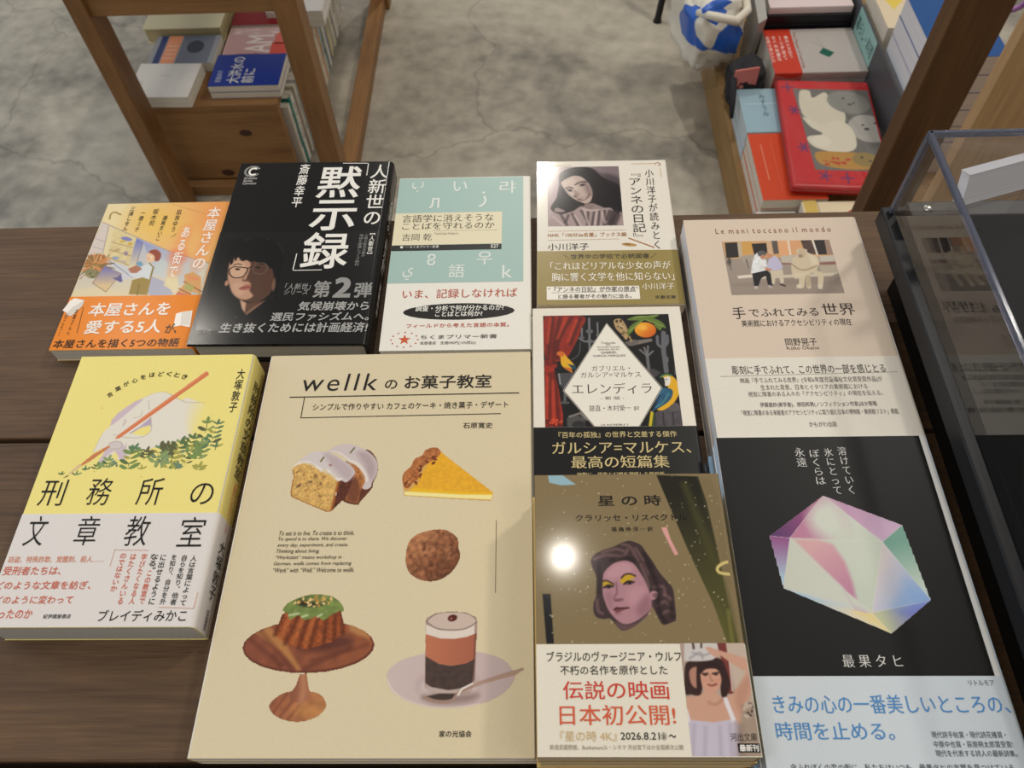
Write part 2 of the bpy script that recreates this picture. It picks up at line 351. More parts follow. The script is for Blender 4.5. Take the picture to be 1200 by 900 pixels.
# ================================================================== the place: floor, table, furniture
def concrete():
    m = bpy.data.materials.new('polished_concrete'); m.use_nodes = True; N, L = nodes_of(m); b = N['Principled BSDF']; tc = N.new('ShaderNodeTexCoord')
    def noise(sc, det, dist=0, st=(1, 1, 1)):
        mp = N.new('ShaderNodeMapping'); mp.inputs['Scale'].default_value = st; mp.inputs['Rotation'].default_value = (0, 0, .35)
        n = N.new('ShaderNodeTexNoise'); n.inputs['Scale'].default_value = sc; n.inputs['Detail'].default_value = det; n.inputs['Distortion'].default_value = dist
        L.new(tc.outputs['Object'], mp.inputs['Vector']); L.new(mp.outputs['Vector'], n.inputs['Vector']); return n
    a = noise(3.2, 8, .6); c = noise(1.3, 4, .8, (1, 2.6, 1)); d = noise(26, 5)
    m1 = N.new('ShaderNodeMix'); m1.data_type = 'FLOAT'; m1.inputs[0].default_value = .5; L.new(a.outputs[0], m1.inputs[2]); L.new(c.outputs[0], m1.inputs[3])
    m2 = N.new('ShaderNodeMix'); m2.data_type = 'FLOAT'; m2.inputs[0].default_value = .22; L.new(m1.outputs[0], m2.inputs[2]); L.new(d.outputs[0], m2.inputs[3])
    r = N.new('ShaderNodeValToRGB'); e = r.color_ramp.elements; e[0].position = .39; e[1].position = .63; e[0].color = (*lin((118, 114, 105)), 1); e[1].color = (*lin((196, 189, 172)), 1)
    k = r.color_ramp.elements.new(.5); k.color = (*lin((164, 157, 143)), 1); L.new(m2.outputs[0], r.inputs[0])
    v = N.new('ShaderNodeTexVoronoi'); v.feature = 'DISTANCE_TO_EDGE'; v.inputs['Scale'].default_value = 1.1
    w = noise(4, 5); av = N.new('ShaderNodeVectorMath'); av.operation = 'MULTIPLY_ADD'; av.inputs[1].default_value = (.35, .35, .35); L.new(w.outputs['Color'], av.inputs[0]); L.new(tc.outputs['Object'], av.inputs[2]); L.new(av.outputs[0], v.inputs['Vector'])
    cr = N.new('ShaderNodeMapRange'); cr.inputs[1].default_value = 0; cr.inputs[2].default_value = .006; cr.inputs[3].default_value = .72; cr.inputs[4].default_value = 1; L.new(v.outputs['Distance'], cr.inputs[0])
    mm = N.new('ShaderNodeVectorMath'); mm.operation = 'SCALE'; L.new(r.outputs[0], mm.inputs[0]); L.new(cr.outputs[0], mm.inputs['Scale']); L.new(mm.outputs[0], b.inputs['Base Color'])
    rr = N.new('ShaderNodeMapRange'); rr.inputs[3].default_value = .35; rr.inputs[4].default_value = .6; L.new(a.outputs[0], rr.inputs[0]); L.new(rr.outputs[0], b.inputs['Roughness'])
    return m
fl = link('floor', mesh('floor', [(-4, -3, 0), (4, -3, 0), (4, 6, 0), (-4, 6, 0)], [(0, 1, 2, 3)]), None, concrete()); tag(fl, 'grey mottled concrete shop floor with faint cracks', 'floor', kind='structure')

PINE = wood('pine_stain', (102, 70, 40), (154, 112, 68), 2, .5); PINE_X = wood('pine_boards', (108, 74, 42), (162, 120, 74), 0, .5); PINE_Y = wood('pine_rails', (108, 74, 42), (164, 122, 76), 1, .5)
TABLE = wood('dark_table_wood', (58, 42, 29), (116, 88, 62), 0, .6, 1.5, bump=.4)

# ---------------------------------------------------------------- the table
tb = tag(empty('display_table', (0, .05, 0)), 'dark brown plank table that carries the laid-out books', 'table')
for i, (y0, y1) in enumerate(((.2655, .468), (.0625, .2625), (-.1405, .0595), (-.345, -.1435))):
    me = box_mesh('plank', (-.85, y0-.05, T-.035), (.85, y1-.05, T), .0018, 2)
    link('plank', me, tb, TABLE)
box('apron', (-.78, .36, T-.12), (.78, .385, T-.035), TABLE, tb, .002); box('apron', (-.78, -.365, T-.12), (.78, -.34, T-.035), TABLE, tb, .002)
for x in (-.8, .74):
    for y in (-.37, .33): box('leg', (x, y, 0), (x+.06, y+.06, T-.035), TABLE, tb, .003)

# ---------------------------------------------------------------- the clear display case at the right end of the table
BLK = mat((17, 18, 22), .45, spec=.3); CLEAR = acrylic('clear_acrylic', (.985, .985, .99)); EDGE = bpy.data.materials.new('acrylic_cut_edge'); EDGE.use_nodes = True
eb = EDGE.node_tree.nodes['Principled BSDF']; eb.inputs['Base Color'].default_value = (.16, .18, .26, 1); eb.inputs['Roughness'].default_value = .08; eb.inputs['Transmission Weight'].default_value = .6; eb.inputs['IOR'].default_value = 1.49
box_p = tag(box('plinth', (.262, .02, T), (.50, .385, T+.045), mat((20, 19, 20), .6), None, .001), 'low black plinth under the clear display case', 'plinth')
cs = tag(empty('display_case', (.3738, .1937, T+.045)), 'clear acrylic display case on a black base beside the books', 'display case')
def case():
    x0, x1, y0, y1, zb, zt, k = -.130, .130, -.218, .218, .0145, .083, .0036
    box('base', (x0, y0, 0), (x1, y1, zb), BLK, cs, .0012); box('base_mat', (x0+.0078, y0+.0078, zb), (x1-.0078, y1-.0078, zb+.001), mat((8, 8, 9), .9, spec=.15), cs)
    a, b, c, d = x0+.004, x1-.004, y0+.004, y1-.004
    for n, lo, hi in (('acrylic_side', (a, c, zb), (a+k, d, zt)), ('acrylic_side', (b-k, c, zb), (b, d, zt)), ('acrylic_end', (a+k, c, zb), (b-k, c+k, zt)), ('acrylic_end', (a+k, d-k, zb), (b-k, d, zt)), ('acrylic_top', (a+k, c+k, zt-k), (b-k, d-k, zt))):
        box(n, lo, hi, CLEAR, cs)
    e = .0014
    for lo, hi in (((a-.0002, c, zt-k), (a+k*.9, d, zt+.0004)), ((b-k*.9, c, zt-k), (b+.0002, d, zt+.0004)), ((a, d-k*.9, zt-k), (b, d+.0002, zt+.0004)), ((a, c-.0002, zt-k), (b, c+k*.9, zt+.0004))):
        box('edge_strip', lo, hi, EDGE, cs, .0008)
    for x in (a, b-.0035):
        for y in (c, d-.0035): box('corner_strip', (x-.0002, y-.0002, zb), (x+.0037, y+.0037, zt-k), EDGE, cs, .0007)
    box('back_rail', (x0+.010, y1-.024, zb+.001), (x1-.010, y1-.010, zb+.014), mat((28, 27, 28), .4), cs, .001)
    for x in (-.108, .05):
        bm = bmesh.new(); bmesh.ops.create_uvsphere(bm, u_segments=14, v_segments=8, radius=.0034)
        for v in bm.verts: v.co.z *= .5; v.co += Vector((x, y1-.017, zb+.0142))
        me = bpy.data.meshes.new('screw'); bm.to_mesh(me); bm.free(); link('screw', me, cs, mat((200, 198, 190), .25, 1))
case()
def case_contents():
    b = Book('book_stand_in', 'small stand-in for the white book on a clear riser inside the case', .068, .008, .0215, 0, 0, 0, bind=-1, rgb=(206, 208, 214), rough=.3, page=(236, 236, 240), cat='book stand-in'); b.done()  # reduced stand-in for a white book, shortened to stay inside the case
    a = math.radians(18); lean = math.radians(15); u = Vector((math.cos(a), math.sin(a), 0)); n = Vector((-math.sin(a), math.cos(a), 0)); up = Vector((0, 0, 1))
    yv = (-n*math.cos(lean)+up*math.sin(lean)).normalized(); xv = -u; zv = xv.cross(yv)
    A = Vector((.2687, .3694, T+.100)); org = A + u*.034 - yv*.004
    m = Matrix.Identity(4)
    for i in range(3): m[i][0], m[i][1], m[i][2], m[i][3] = xv[i], yv[i], zv[i], org[i]
    b.root.matrix_world = m
    CL = acrylic('riser_acrylic', (.95, .95, .96)); ez = tag(empty('acrylic_riser', (.3012, .3845, T+.0606), 18), 'clear acrylic riser under the white book stand-in inside the case', 'riser')
    box('riser_top', (-.030, -.004, .0335), (.030, .007, .0365), CL, ez, .0005); box('riser_side', (-.030, -.004, 0), (-.027, .007, .0334), CL, ez, .0005); box('riser_side', (.027, -.004, 0), (.030, .007, .0334), CL, ez, .0005)
    dsk = tag(empty('round_tin', (.365, .285, T+.0606)), 'flat black round tin with a gold mark inside the clear case', 'tin'); bm = bmesh.new(); bmesh.ops.create_cone(bm, cap_ends=True, segments=64, radius1=.060, radius2=.060, depth=.016)
    bmesh.ops.bevel(bm, geom=[e for e in bm.edges if abs(e.verts[0].co.z-e.verts[1].co.z) < 1e-5 and e.verts[0].co.z > 0], offset=.002, segments=3, affect='EDGES'); bmesh.ops.translate(bm, vec=(0, 0, .008), verts=bm.verts)
    me = bpy.data.meshes.new('lid'); bm.to_mesh(me); bm.free(); link('lid', me, dsk, mat((20, 22, 28), .25)); me = tube_mesh('rim', [(math.cos(t)*.0605, math.sin(t)*.0605, .011) for t in np.linspace(0, 6.2832, 65)], .0008, 6); link('rim', me, dsk, mat((70, 74, 84), .3, .6)); box('gold_mark', (-.052, -.006, .0161), (-.045, -.004, .0164), mat((206, 168, 70), .35, .8), dsk)
case_contents()

# ---------------------------------------------------------------- the pine stand at the back left with books in and on it
ZB = .22
sd = tag(empty('wooden_stand', (-.59, 1.65, 0)), 'pine book stand with square legs and a low book box', 'shelf')
def stand():
    X = lambda x: x+.59; Y = lambda y: y-1.65
    def bx(n, x0, x1, y0, y1, z0, z1, m, bev=.002): return box(n, (X(x0), Y(y0), z0), (X(x1), Y(y1), z1), m, sd, bev)
    for x0, x1, y0, y1 in ((-.782, -.750, 1.25, 1.305), (-.434, -.392, 1.25, 1.295), (-.434, -.385, 2.02, 2.065), (-.86, -.82, 2.02, 2.065)): bx('leg', x0, x1, y0, y1, 0, .62, PINE)
    bx('front_apron', -.752, -.432, 1.262, 1.285, .459, .56, PINE_X)
    bx('floor_rail', -.432, -.396, 1.297, 2.02, .0, .036, PINE_Y); bx('floor_rail', -.80, -.436, 1.315, 1.337, .0, .028, PINE_X)
    bx('front_panel', -.800, -.517, 1.338, 1.356, .028, ZB-.016, PINE_X, .0015); bx('box_top', -.805, -.515, 1.336, 2.01, ZB-.016, ZB, PINE_X, .0015); bx('box_side', -.803, -.787, 1.357, 2.0, .0, ZB-.017, PINE_Y, .001); bx('box_bottom', -.785, -.515, 1.357, 2.0, .004, .018, PINE_Y, .001)
    for kx, kz, r in ((-.600, .150, .011), (-.672, .045, .012)):
        bm = bmesh.new(); bmesh.ops.create_circle(bm, cap_ends=True, segments=18, radius=r)
        for v in bm.verts: v.co = Vector((X(kx)+v.co.x*1.2, Y(1.3378), kz+v.co.y*.75))
        bmesh.ops.reverse_faces(bm, faces=bm.faces[:]); me = bpy.data.meshes.new('knot'); bm.to_mesh(me); bm.free(); link('knot', me, sd, mat((62, 34, 18), .6))
    bx('table_board', -.84, -.37, 1.235, 2.08, .62, .645, PINE_X)
stand()
def flat(name, label, x0, x1, y0, y1, z0, t, rgb, yaw=0, n=1, group=None, rough=.4, page=(226, 218, 202), lay=None, turn=0, hard=False):
    """books lying flat; turn: 0 reads towards the viewer, -90 lies with its head to the right, 90 to the left"""
    w, h = x1-x0, y1-y0
    if turn: w, h = h, w
    names = ['topmost', 'second', 'third', 'fourth', 'fifth', 'sixth', 'seventh', 'eighth']; out = None
    for i in range(n):
        lb = label if i == n-1 else label + ', %s down' % names[n-1-i]
        b = Book(name, lb, w, h, t-.0002, (x0+x1)/2 + (0 if i == n-1 else .0015*math.sin(i*7)), (y0+y1)/2, z0+i*t, yaw+turn, rgb=rgb, rough=rough, page=page, group=group, hard=hard)
        if i == n-1 and lay: lay(b)
        b.done()
def lay_blue(b):
    W = (206, 204, 196); b.txt('大洪水の', (-44, 10, 42, 37), W, .012); b.txt('前に', (-44, -18, 2, 7), W, .012); b.txt('斎藤幸平', (-40, 48, -2, 60), (170, 176, 196), .008)
flat('paperback_book', 'royal blue paperback with white title on the pine box', -.650, -.507, 1.358, 1.463, ZB, .0145, (28, 52, 132), 0, 2, 'royal blue paperbacks on the pine box', .3, lay=lay_blue, turn=90)
def lay_white(b):
    for k in range(4): b.txt('ことばの本', (-30+k*7, 40, -26+k*7, 62), (150, 146, 140), vert=True)
    b.rule([(14, -12), (14, 10)], .5, (120, 116, 112)); b.rule([(-40, -30), (40, -30)], .3, (190, 186, 180))
flat('softcover_book', 'white book leaning out beside the left leg of the pine stand', -.812, -.684, 1.335, 1.445, ZB, .012, (222, 216, 206), -2, 2, 'white books on the pine box', .4, lay=lay_white, turn=90)
def lay_orange(b):
    b.rect((-48, 12, 48, 42), (226, 148, 108)); b.rect((-48, 44, 48, 58), (52, 64, 108)); b.rect((-48, -58, 48, 10), (112, 116, 128)); b.poly(el(8, -22, 22, 4, -3, 18), (54, 58, 72), .0002)
    for k in range(4): b.rule([(-30+k*14, 16), (-30+k*14, 38)], 1.6, (240, 206, 180))
flat('paperback_book', 'paperback with pale orange band and grey photo on the pine box', -.802, -.664, 1.449, 1.548, ZB, .020, (150, 150, 152), 0, 1, None, .3, lay=lay_orange, turn=90)
flat('hardcover_book', 'thick cream cloth-bound book at the back of the pine box', -.832, -.664, 1.552, 1.69, ZB, .034, (206, 196, 160), 0, 1, None, .6, page=(196, 182, 140), turn=90, hard=True)
def lay_pink(b):
    b.rect((-50, -66, 50, 66), (190, 150, 144)); b.rect((-50, -66, -6, -30), (206, 84, 70), .00018); b.rect((-10, -64, 30, -34), (210, 104, 88), .00018); b.txt('AM', (-40, -30, 22, 26), (226, 210, 200), .02); b.txt('BECOME', (26, -40, 44, 62), (226, 206, 196), .012); b.txt('のはらの本', (-48, -20, -42, 50), (70, 52, 52), .01)
flat('softcover_book', 'pink and coral lettered book behind the royal blue paperback', -.648, -.510, 1.468, 1.572, ZB, .020, (206, 170, 160), 0, 1, None, .35, lay=lay_pink, turn=90)
flat('softcover_book', 'dark red book at the back of the pine box', -.650, -.540, 1.577, 1.70, ZB, .022, (128, 30, 36), 0, 1, None, .35, turn=90)
def upright_row():
    rnd = random.Random(12); y = 1.372; cols = [(222, 216, 204), (30, 122, 112), (226, 220, 206), (112, 84, 96), (214, 206, 188), (206, 206, 200), (190, 200, 206), (228, 222, 210), (70, 84, 120), (206, 198, 180), (60, 104, 164), (224, 218, 204), (206, 190, 120), (40, 92, 66), (222, 206, 150), (190, 84, 104), (150, 170, 160), (216, 190, 170), (226, 214, 190), (206, 150, 130), (214, 200, 130), (176, 186, 190), (40, 92, 66), (226, 222, 214), (190, 84, 104), (60, 104, 164), (214, 200, 130), (230, 226, 216), (190, 180, 160), (216, 210, 190), (140, 130, 120), (224, 220, 208), (206, 200, 180), (220, 214, 204)]
    nm = {(30, 122, 112): 'teal', (112, 84, 96): 'mauve', (70, 84, 120): 'slate blue', (60, 104, 164): 'blue', (206, 190, 120): 'mustard', (40, 92, 66): 'dark green', (222, 206, 150): 'pale yellow', (190, 84, 104): 'rose red', (216, 190, 170): 'peach', (214, 200, 130): 'yellow', (150, 170, 160): 'sage', (206, 150, 130): 'salmon', (140, 130, 120): 'taupe', (190, 200, 206): 'pale blue', (176, 186, 190): 'grey blue'}
    o = ['first', 'second', 'third', 'fourth', 'fifth', 'sixth', 'seventh', 'eighth', 'ninth', 'tenth', 'eleventh', 'twelfth', 'thirteenth', 'fourteenth', 'fifteenth', 'sixteenth', 'seventeenth', 'eighteenth', 'nineteenth', 'twentieth']
    for i in range(60):
        t = rnd.uniform(.009, .022); h = rnd.uniform(.148, .176); w = h*.68; c = cols[i % len(cols)]
        if y+t > 1.995: break
        od = o[i] if i < 20 else 'twenty-'+o[i-20] if i < 29 else 'thirtieth' if i == 29 else 'thirty-'+o[i-30]
        if i < 20: pass
        b = Book('upright_book', '%s upright book in the pine box row, %s from the front' % (nm.get(c, 'off-white'), od), w, h, t, -.503-w/2-rnd.uniform(0, .006), y+t, .0185+h/2, 0, rgb=c, rough=.4, group='upright books in the pine box'); b.root.rotation_euler = (math.pi/2, 0, 0)
        tx = (60, 54, 50) if sum(c) > 420 else (226, 222, 210); s = rnd.choice(['日本の思想', '旅する図書館', '暮らしの手引き', '食べる人', '町のことば', '詩と散文', '読書の森'])
        b.spine_txt(s, (t*280, -h*160, t*720, h*380), tx, .004); b.done(); y += t+.0006
upright_row()
flat('softcover_book', 'white book with red spine lettering on the right edge of the pine box', -.575, -.452, 1.60, 1.79, ZB+.0, .018, (226, 222, 216), 0, 2, 'white books on the edge of the pine box', .4)

# ---------------------------------------------------------------- the low platform at the back right
PZ = .10; OAK = wood('platform_wood', (132, 100, 60), (176, 142, 92), 1, .6)
pf = tag(empty('book_platform', (.68, 1.4, 0)), 'low wooden platform on the floor carrying stacks of books', 'platform')
for y0, y1 in ((-.425, .47),): box('side_board', (-.268, y0, 0), (-.250, y1, PZ), OAK, pf, .002); box('side_board', (.25, y0, 0), (.268, y1, PZ), OAK, pf, .002)
box('front_board', (-.2495, -.425, 0), (.2495, -.407, PZ-.016), OAK, pf, .001); box('back_board', (-.2495, .452, 0), (.2495, .47, PZ-.016), OAK, pf, .001)
for i in range(4): box('top_plank', (-.2495, -.425+i*.22375, PZ-.015), (.2495, -.425+i*.22375+.2225, PZ), OAK, pf, .001)
def lay_or(b): 
    b.txt('WILD LANDS', (12, -60, 20, 60), (236, 214, 196), .01, vert=True); b.rule([(-20, -70), (-20, 70)], .6, (226, 120, 92)); b.rule([(-40, -40), (-40, 60)], 1.4, (226, 150, 120))
flat('softcover_book', 'orange-red book on the front left of the low platform', .424, .545, 1.094, 1.280, PZ, .022, (204, 74, 44), 0, 3, 'orange-red books on the platform', .35, lay=lay_or)
def lay_lb(b):
    b.rule([(30, -60), (30, 40)], 1.2, (226, 232, 234)); b.rule([(-50, 20), (50, 20)], 1.2, (206, 220, 226)); b.txt('みずうみ', (-20, -20, -8, 50), (70, 96, 110), .004, vert=True)
flat('softcover_book', 'pale blue book behind the orange-red ones on the platform', .424, .545, 1.284, 1.420, PZ, .022, (150, 180, 194), 0, 3, 'pale blue books on the platform', .3, page=(206, 216, 222), lay=lay_lb)
def lay_gr(b): b.rect((-44, -30, 44, 20), (150, 156, 160))
flat('softcover_book', 'white and grey book at the front corner of the platform', .416, .490, .980, 1.090, PZ, .02, (220, 218, 210), 0, 2, 'white and grey books on the platform', .4, lay=lay_gr)
def lay_ye(b):
    b.rect((-68, -50, -44, 60), (214, 186, 104)); b.poly(el(22, 24, 16, 2, -2, 10), (206, 112, 104)); b.poly(el(40, 20, 9, 2, -2, 7), (214, 130, 120)); b.rule([(-42, -60), (-42, 60)], .8, (120, 60, 50))
flat('softcover_book', 'cream book with yellow edge and pink flower print on the platform', .494, .636, .980, 1.090, PZ, .021, (230, 216, 184), 0, 3, 'cream flower print books on the platform', .4, lay=lay_ye)
# red pouch with printed animals in a clear sleeve
def pouch():
    w, h, t = .184, .316, .020; r = tag(empty('gift_pouch', (.580, 1.258, PZ+.0664), -4.5), 'bright red pouch with printed sleeping animals in a clear sleeve', 'pouch')
    link('pouch_body', box_mesh('pouch_body', (-w/2, -h/2, 0), (w/2, h/2, t), .006, 3), r, paper((196, 26, 30), .4)); box('piping', (-w/2-.002, -h/2-.002, t*.42), (w/2+.002, h/2+.002, t*.58), mat((150, 16, 22), .4), r, .001)
    c = Canvas((-86, -148, 86, 148), .8, fill=(200, 28, 32), seed=91)
    c.poly([(-46, -112), (86, -112), (86, 128), (-62, 128)], (112, 110, 106), .8)
    c.poly([(-50, 118), (-30, 122), (-26, 100), (0, 118), (10, 92), (30, 60), (24, 20), (-10, 10), (-40, 30), (-54, 60)], (216, 210, 190), 1.5, smooth=True); c.poly(el(42, 88, 40, -12, 8, 34), (140, 140, 134), 2); c.poly(el(70, 10, 38, -8, 6, 40), (176, 174, 168), 2); c.poly([(-52, 40), (-20, 20), (20, 30), (40, 0), (36, -50), (0, -62), (-40, -48), (-50, -20), (-20, -10), (-40, 10)], (222, 216, 196), 1.5, smooth=True)
    c.poly(el(-24, -30, 18, 4, -4, 16), (228, 222, 204), 1.5); c.poly([(-40, -64), (0, -60), (50, -64), (76, -80), (60, -104), (10, -108), (-34, -96)], (190, 142, 62), 1.5, smooth=True); c.poly(el(50, -80, 24, 2, -3, 20), (150, 130, 76), 1.5)
    c.dots([(-24, -72), (20, -72), (20, -98), (-24, -98)], 14, 4, [(190, 60, 40)])
    for p in ((34, 100), (52, 86), (60, 20), (84, 26), (44, -74), (58, -84)): c.poly(el(p[0], p[1], 2.6, 0, 0, 2.6), (52, 48, 46), .8)
    c.poly(el(44, 82, 4, 0, 0, 3), (70, 66, 64), .8); c.poly(el(66, 8, 5, 0, 0, 4), (60, 56, 54), .8)
    for x, y, n in ((-72, 132, 4), (-66, 60, 6), (-60, -50, 6), (-30, -128, 5), (10, -132, 4)):
        for k in range(n): a = k*6.283/n; c.line([(x, y), (x+11*math.cos(a), y+13*math.sin(a))], 4, (96, 44, 110), 1.5, .85)
    c.build('printed_front', t+.0003, picture_mat(.4), r)
    rs = np.random.RandomState(5); nx, ny = 40, 60; V = []; F = []; g = rs.uniform(-1, 1, (ny+1, nx+1))
    for j in range(ny+1):
        for i in range(nx+1): V.append(((-.5+i/nx)*(w+.016), (-.5+j/ny)*(h+.022), t+.004+.0012*g[j, i]*.6+.0018*math.sin(i*.5+j*.23)))
    for j in range(ny):
        for i in range(nx): a = j*(nx+1)+i; F.append((a, a+1, a+nx+2, a+nx+1))
    me = mesh('clear_sleeve', V, F)
    for p in me.polygons: p.use_smooth = True
    link('clear_sleeve', me, r, acrylic('clear_film', (.97, .97, .97)))
pouch()
def lay_red(b):
    for k, s in enumerate(('本気で学ぶ人に', 'おくる言葉は', '一つもない', '教えられない')): b.txt(s, (40-k*16-12, -96, 40-k*16, -44), (240, 222, 214), .01, vert=True) if False else b.txt(s, (-52, -94+k*13, 40-k*5, -86+k*13), (240, 222, 214), .012)
    b.txt('The Planet of Learning', (-66, -36, 60, -28), (150, 60, 54), .008); b.poly([(-8, 20), (10, 8), (26, 26), (10, 40)], (24, 92, 74)); b.rule([(-30, 0), (-8, 22)], .5, (96, 92, 90)); b.rule([(-44, 14), (-10, 20)], .4, (96, 92, 90))
def red_stack():
    for i in range(5):
        b = Book('softcover_book', 'grey book with red band and green square, on top of its stack' if i == 4 else 'grey red-banded book, number %s from the platform' % ('one', 'two', 'three', 'four')[i], .150, .190, .0189, .592, 1.505, PZ+i*.019, -90, rgb=(178, 172, 168), rough=.3, page=(226, 220, 208), group='grey books with red bands'); b.band(-38, (196, 62, 44), .35)
        if i == 4: lay_red(b)
        b.done()
red_stack()
flat('softcover_book', 'black-spined book at the back of the platform', .497, .685, 1.588, 1.728, PZ, .0205, (30, 27, 34), 0, 6, 'black-spined books on the platform', .35, page=(60, 56, 60), turn=-90)
flat('softcover_book', 'pinkish white book lying on the black-spined stack', .505, .68, 1.592, 1.725, PZ+6*.0205+.0002, .016, (222, 206, 206), 0, 1, None, .4, turn=-90)
dv = tag(empty('shelf_divider', (.6905, 1.47, PZ)), 'dark grey metal divider with a pale teal label, standing on the platform', 'divider'); box('divider_plate', (-.0018, -.26, 0), (.0018, .26, .152), mat((74, 76, 80), .5), dv, .0008); box('divider_foot', (.002, -.2, 0), (.012, .2, .002), mat((74, 76, 80), .5), dv)
box('label_card', (-.0026, -.03, .095), (-.0018, .10, .150), paper((150, 194, 188), .5), dv)
co_, f_ = glyphs('暮らし・料理', .01); co_ = fit(co_, (-.095, .108, .025, .136)); link('label_lettering', mesh('label_lettering', [(-.0028, -p[0], p[1]) for p in co_], f_), dv, mat((70, 96, 94), .5))
def lay_navy(b):
    for k in range(5): b.txt('静かな夜の町をあるく人びとの物語', (44-k*9-4, -50, 44-k*9, 84), (186, 196, 214), .004, vert=True)
flat('hardcover_book', 'thick white-edged book in the stack behind the brown post', .700, .828, 1.232, 1.420, PZ, .0371, (40, 84, 146), 0, 7, 'thick white-edged books behind the post', .35, page=(226, 226, 230), lay=lay_navy)
def lay_tri(b): b.poly([(-50, 60), (10, 40), (-30, -10)], (226, 200, 92))
flat('softcover_book', 'cream book with a yellow triangle behind the thick white-edged stack', .700, .815, 1.445, 1.59, PZ, .030, (222, 206, 176), 0, 6, 'cream books behind the thick stack', .4, lay=lay_tri)
# crumpled things at the back left of the platform
def blob(name, size, m, parent, seed, amp, sub=4, power=.55):
    bm = bmesh.new(); bmesh.ops.create_icosphere(bm, subdivisions=sub, radius=1); rs = random.Random(seed); off = Vector((rs.random()*50, rs.random()*50, rs.random()*50))
    from mathutils import noise as nz
    for v in bm.verts:
        d = v.co.normalized(); q = Vector([math.copysign(abs(c)**power, c) for c in d]); k = nz.noise(d*2.2+off)+.55*nz.noise(d*5+off)+.3*abs(nz.noise(d*9+off)); v.co = Vector([q[i]*size[i]*(1+amp*k) for i in range(3)])
    zmin = min(v.co.z for v in bm.verts)
    for v in bm.verts: v.co.z -= zmin; v.co.z = max(v.co.z, .0)
    me = bpy.data.meshes.new(name); bm.to_mesh(me); bm.free()
    for p in me.polygons: p.use_smooth = True
    return link(name, me, parent, m)
def bag():
    m = bpy.data.materials.new('printed_bag'); m.use_nodes = True; N, L = nodes_of(m); b = N['Principled BSDF']; tc = N.new('ShaderNodeTexCoord'); v = N.new('ShaderNodeTexVoronoi'); v.inputs['Scale'].default_value = 14
    L.new(tc.outputs['Object'], v.inputs['Vector']); sp = N.new('ShaderNodeSeparateColor'); L.new(v.outputs['Color'], sp.inputs[0]); gt = N.new('ShaderNodeMath'); gt.operation = 'GREATER_THAN'; gt.inputs[1].default_value = .62; L.new(sp.outputs[0], gt.inputs[0])
    mx = N.new('ShaderNodeMix'); mx.data_type = 'RGBA'; mx.inputs[6].default_value = (*lin((228, 224, 212)), 1); mx.inputs[7].default_value = (*lin((40, 98, 196)), 1); L.new(gt.outputs[0], mx.inputs[0]); L.new(mx.outputs[2], b.inputs['Base Color']); b.inputs['Roughness'].default_value = .35
    r = tag(empty('folded_bag', (.386, 1.640, PZ), 8), 'crumpled white bag with blue shapes at the platform edge', 'bag'); o = blob('bag_body', (.062, .10, .082), m, r, 3, .2); 
    link('handle', tube_mesh('handle', [(-.05, -.07, .15), (-.02, -.105, .158), (.02, -.115, .15), (.05, -.09, .155), (.065, -.03, .16)], [.007, .009, .010, .009, .006], 10), r, mat((226, 220, 204), .5)); link('handle', tube_mesh('handle', [(-.06, .06, .14), (-.03, -.02, .165), (.03, -.03, .168), (.06, .04, .15)], [.006, .008, .008, .006], 10), r, mat((214, 208, 194), .5))
    blob('clear_film', (.05, .03, .035), acrylic('bag_film', (.95, .95, .95)), r, 9, .2, 3).location = (.0, -.108, .0)
    k = tag(empty('black_pouch', (.449, 1.460, PZ)), 'crumpled black fabric pouch with strap by the white and blue bag', 'pouch'); blob('pouch_fabric', (.036, .036, .046), mat((26, 25, 30), .75), k, 5, .2)
    link('strap', tube_mesh('strap', [(-.03, -.02, .085), (-.036, -.04, .09), (-.038, -.06, .08), (-.039, -.08, .062), (-.040, -.10, .040)], [.006, .007, .007, .006, .004], 8), k, mat((30, 29, 34), .8))
    ct = tag(box('picture_card', (-.026, -.0015, 0), (.026, .0015, .045), paper((214, 120, 110), .3), None, .0005), 'small colourful card pack leaning by the black pouch', 'card'); ct.location = (.438, 1.408+.0165, PZ+.0660); ct.rotation_euler = (0, 0, .2)
    gp = tag(empty('grey_wrapper', (.476, 1.58, PZ)), 'pointed grey plastic wrapper beside the white and blue bag', 'wrapper'); link('wrapper_sheet', mesh('wrapper_sheet', [(0, 0, 0), (.016, .008, 0), (.012, .05, 0), (-.004, .045, 0), (.0, -.03, .13), (.018, -.02, .135), (.014, .06, .17), (-.008, .05, .165)], [(3, 2, 1, 0), (4, 5, 6, 7), (0, 1, 5, 4), (1, 2, 6, 5), (2, 3, 7, 6), (3, 0, 4, 7)]), gp, mat((168, 168, 164), .35))
bag()
# ---------------------------------------------------------------- post, panel and stool behind
ps = tag(empty('shelf_post', (.5465, .925, 0)), 'tall dark brown wooden post rising in front of the platform', 'post'); box('post_board', (-.0345, -.018, 0), (.0345, .018, 1.0), wood('post_wood', (70, 44, 22), (112, 76, 38), 2, .6, .8), ps, .002); box('post_foot', (-.038, -.022, 0), (.038, -.0182, .03), mat((40, 34, 30), .5), ps, .001)
PLY = wood('panel_wood', (160, 120, 78), (214, 176, 126), 2, .55, .5)
pn = tag(empty('bookcase_side', (.86, .95, 0)), 'light wooden bookcase panel with bold grain at the right edge', 'bookcase'); box('side_panel', (-.230, -.012, 0), (.25, .012, 1.3), PLY, pn, .002); box('panel_foot', (-.230, -.02, 0), (.25, -.0125, .06), PLY, pn, .001)
st_ = tag(empty('stool', (.47, 2.16, 0)), 'black metal stool whose leg stands on the floor behind', 'stool'); MB = mat((22, 20, 20), .4)
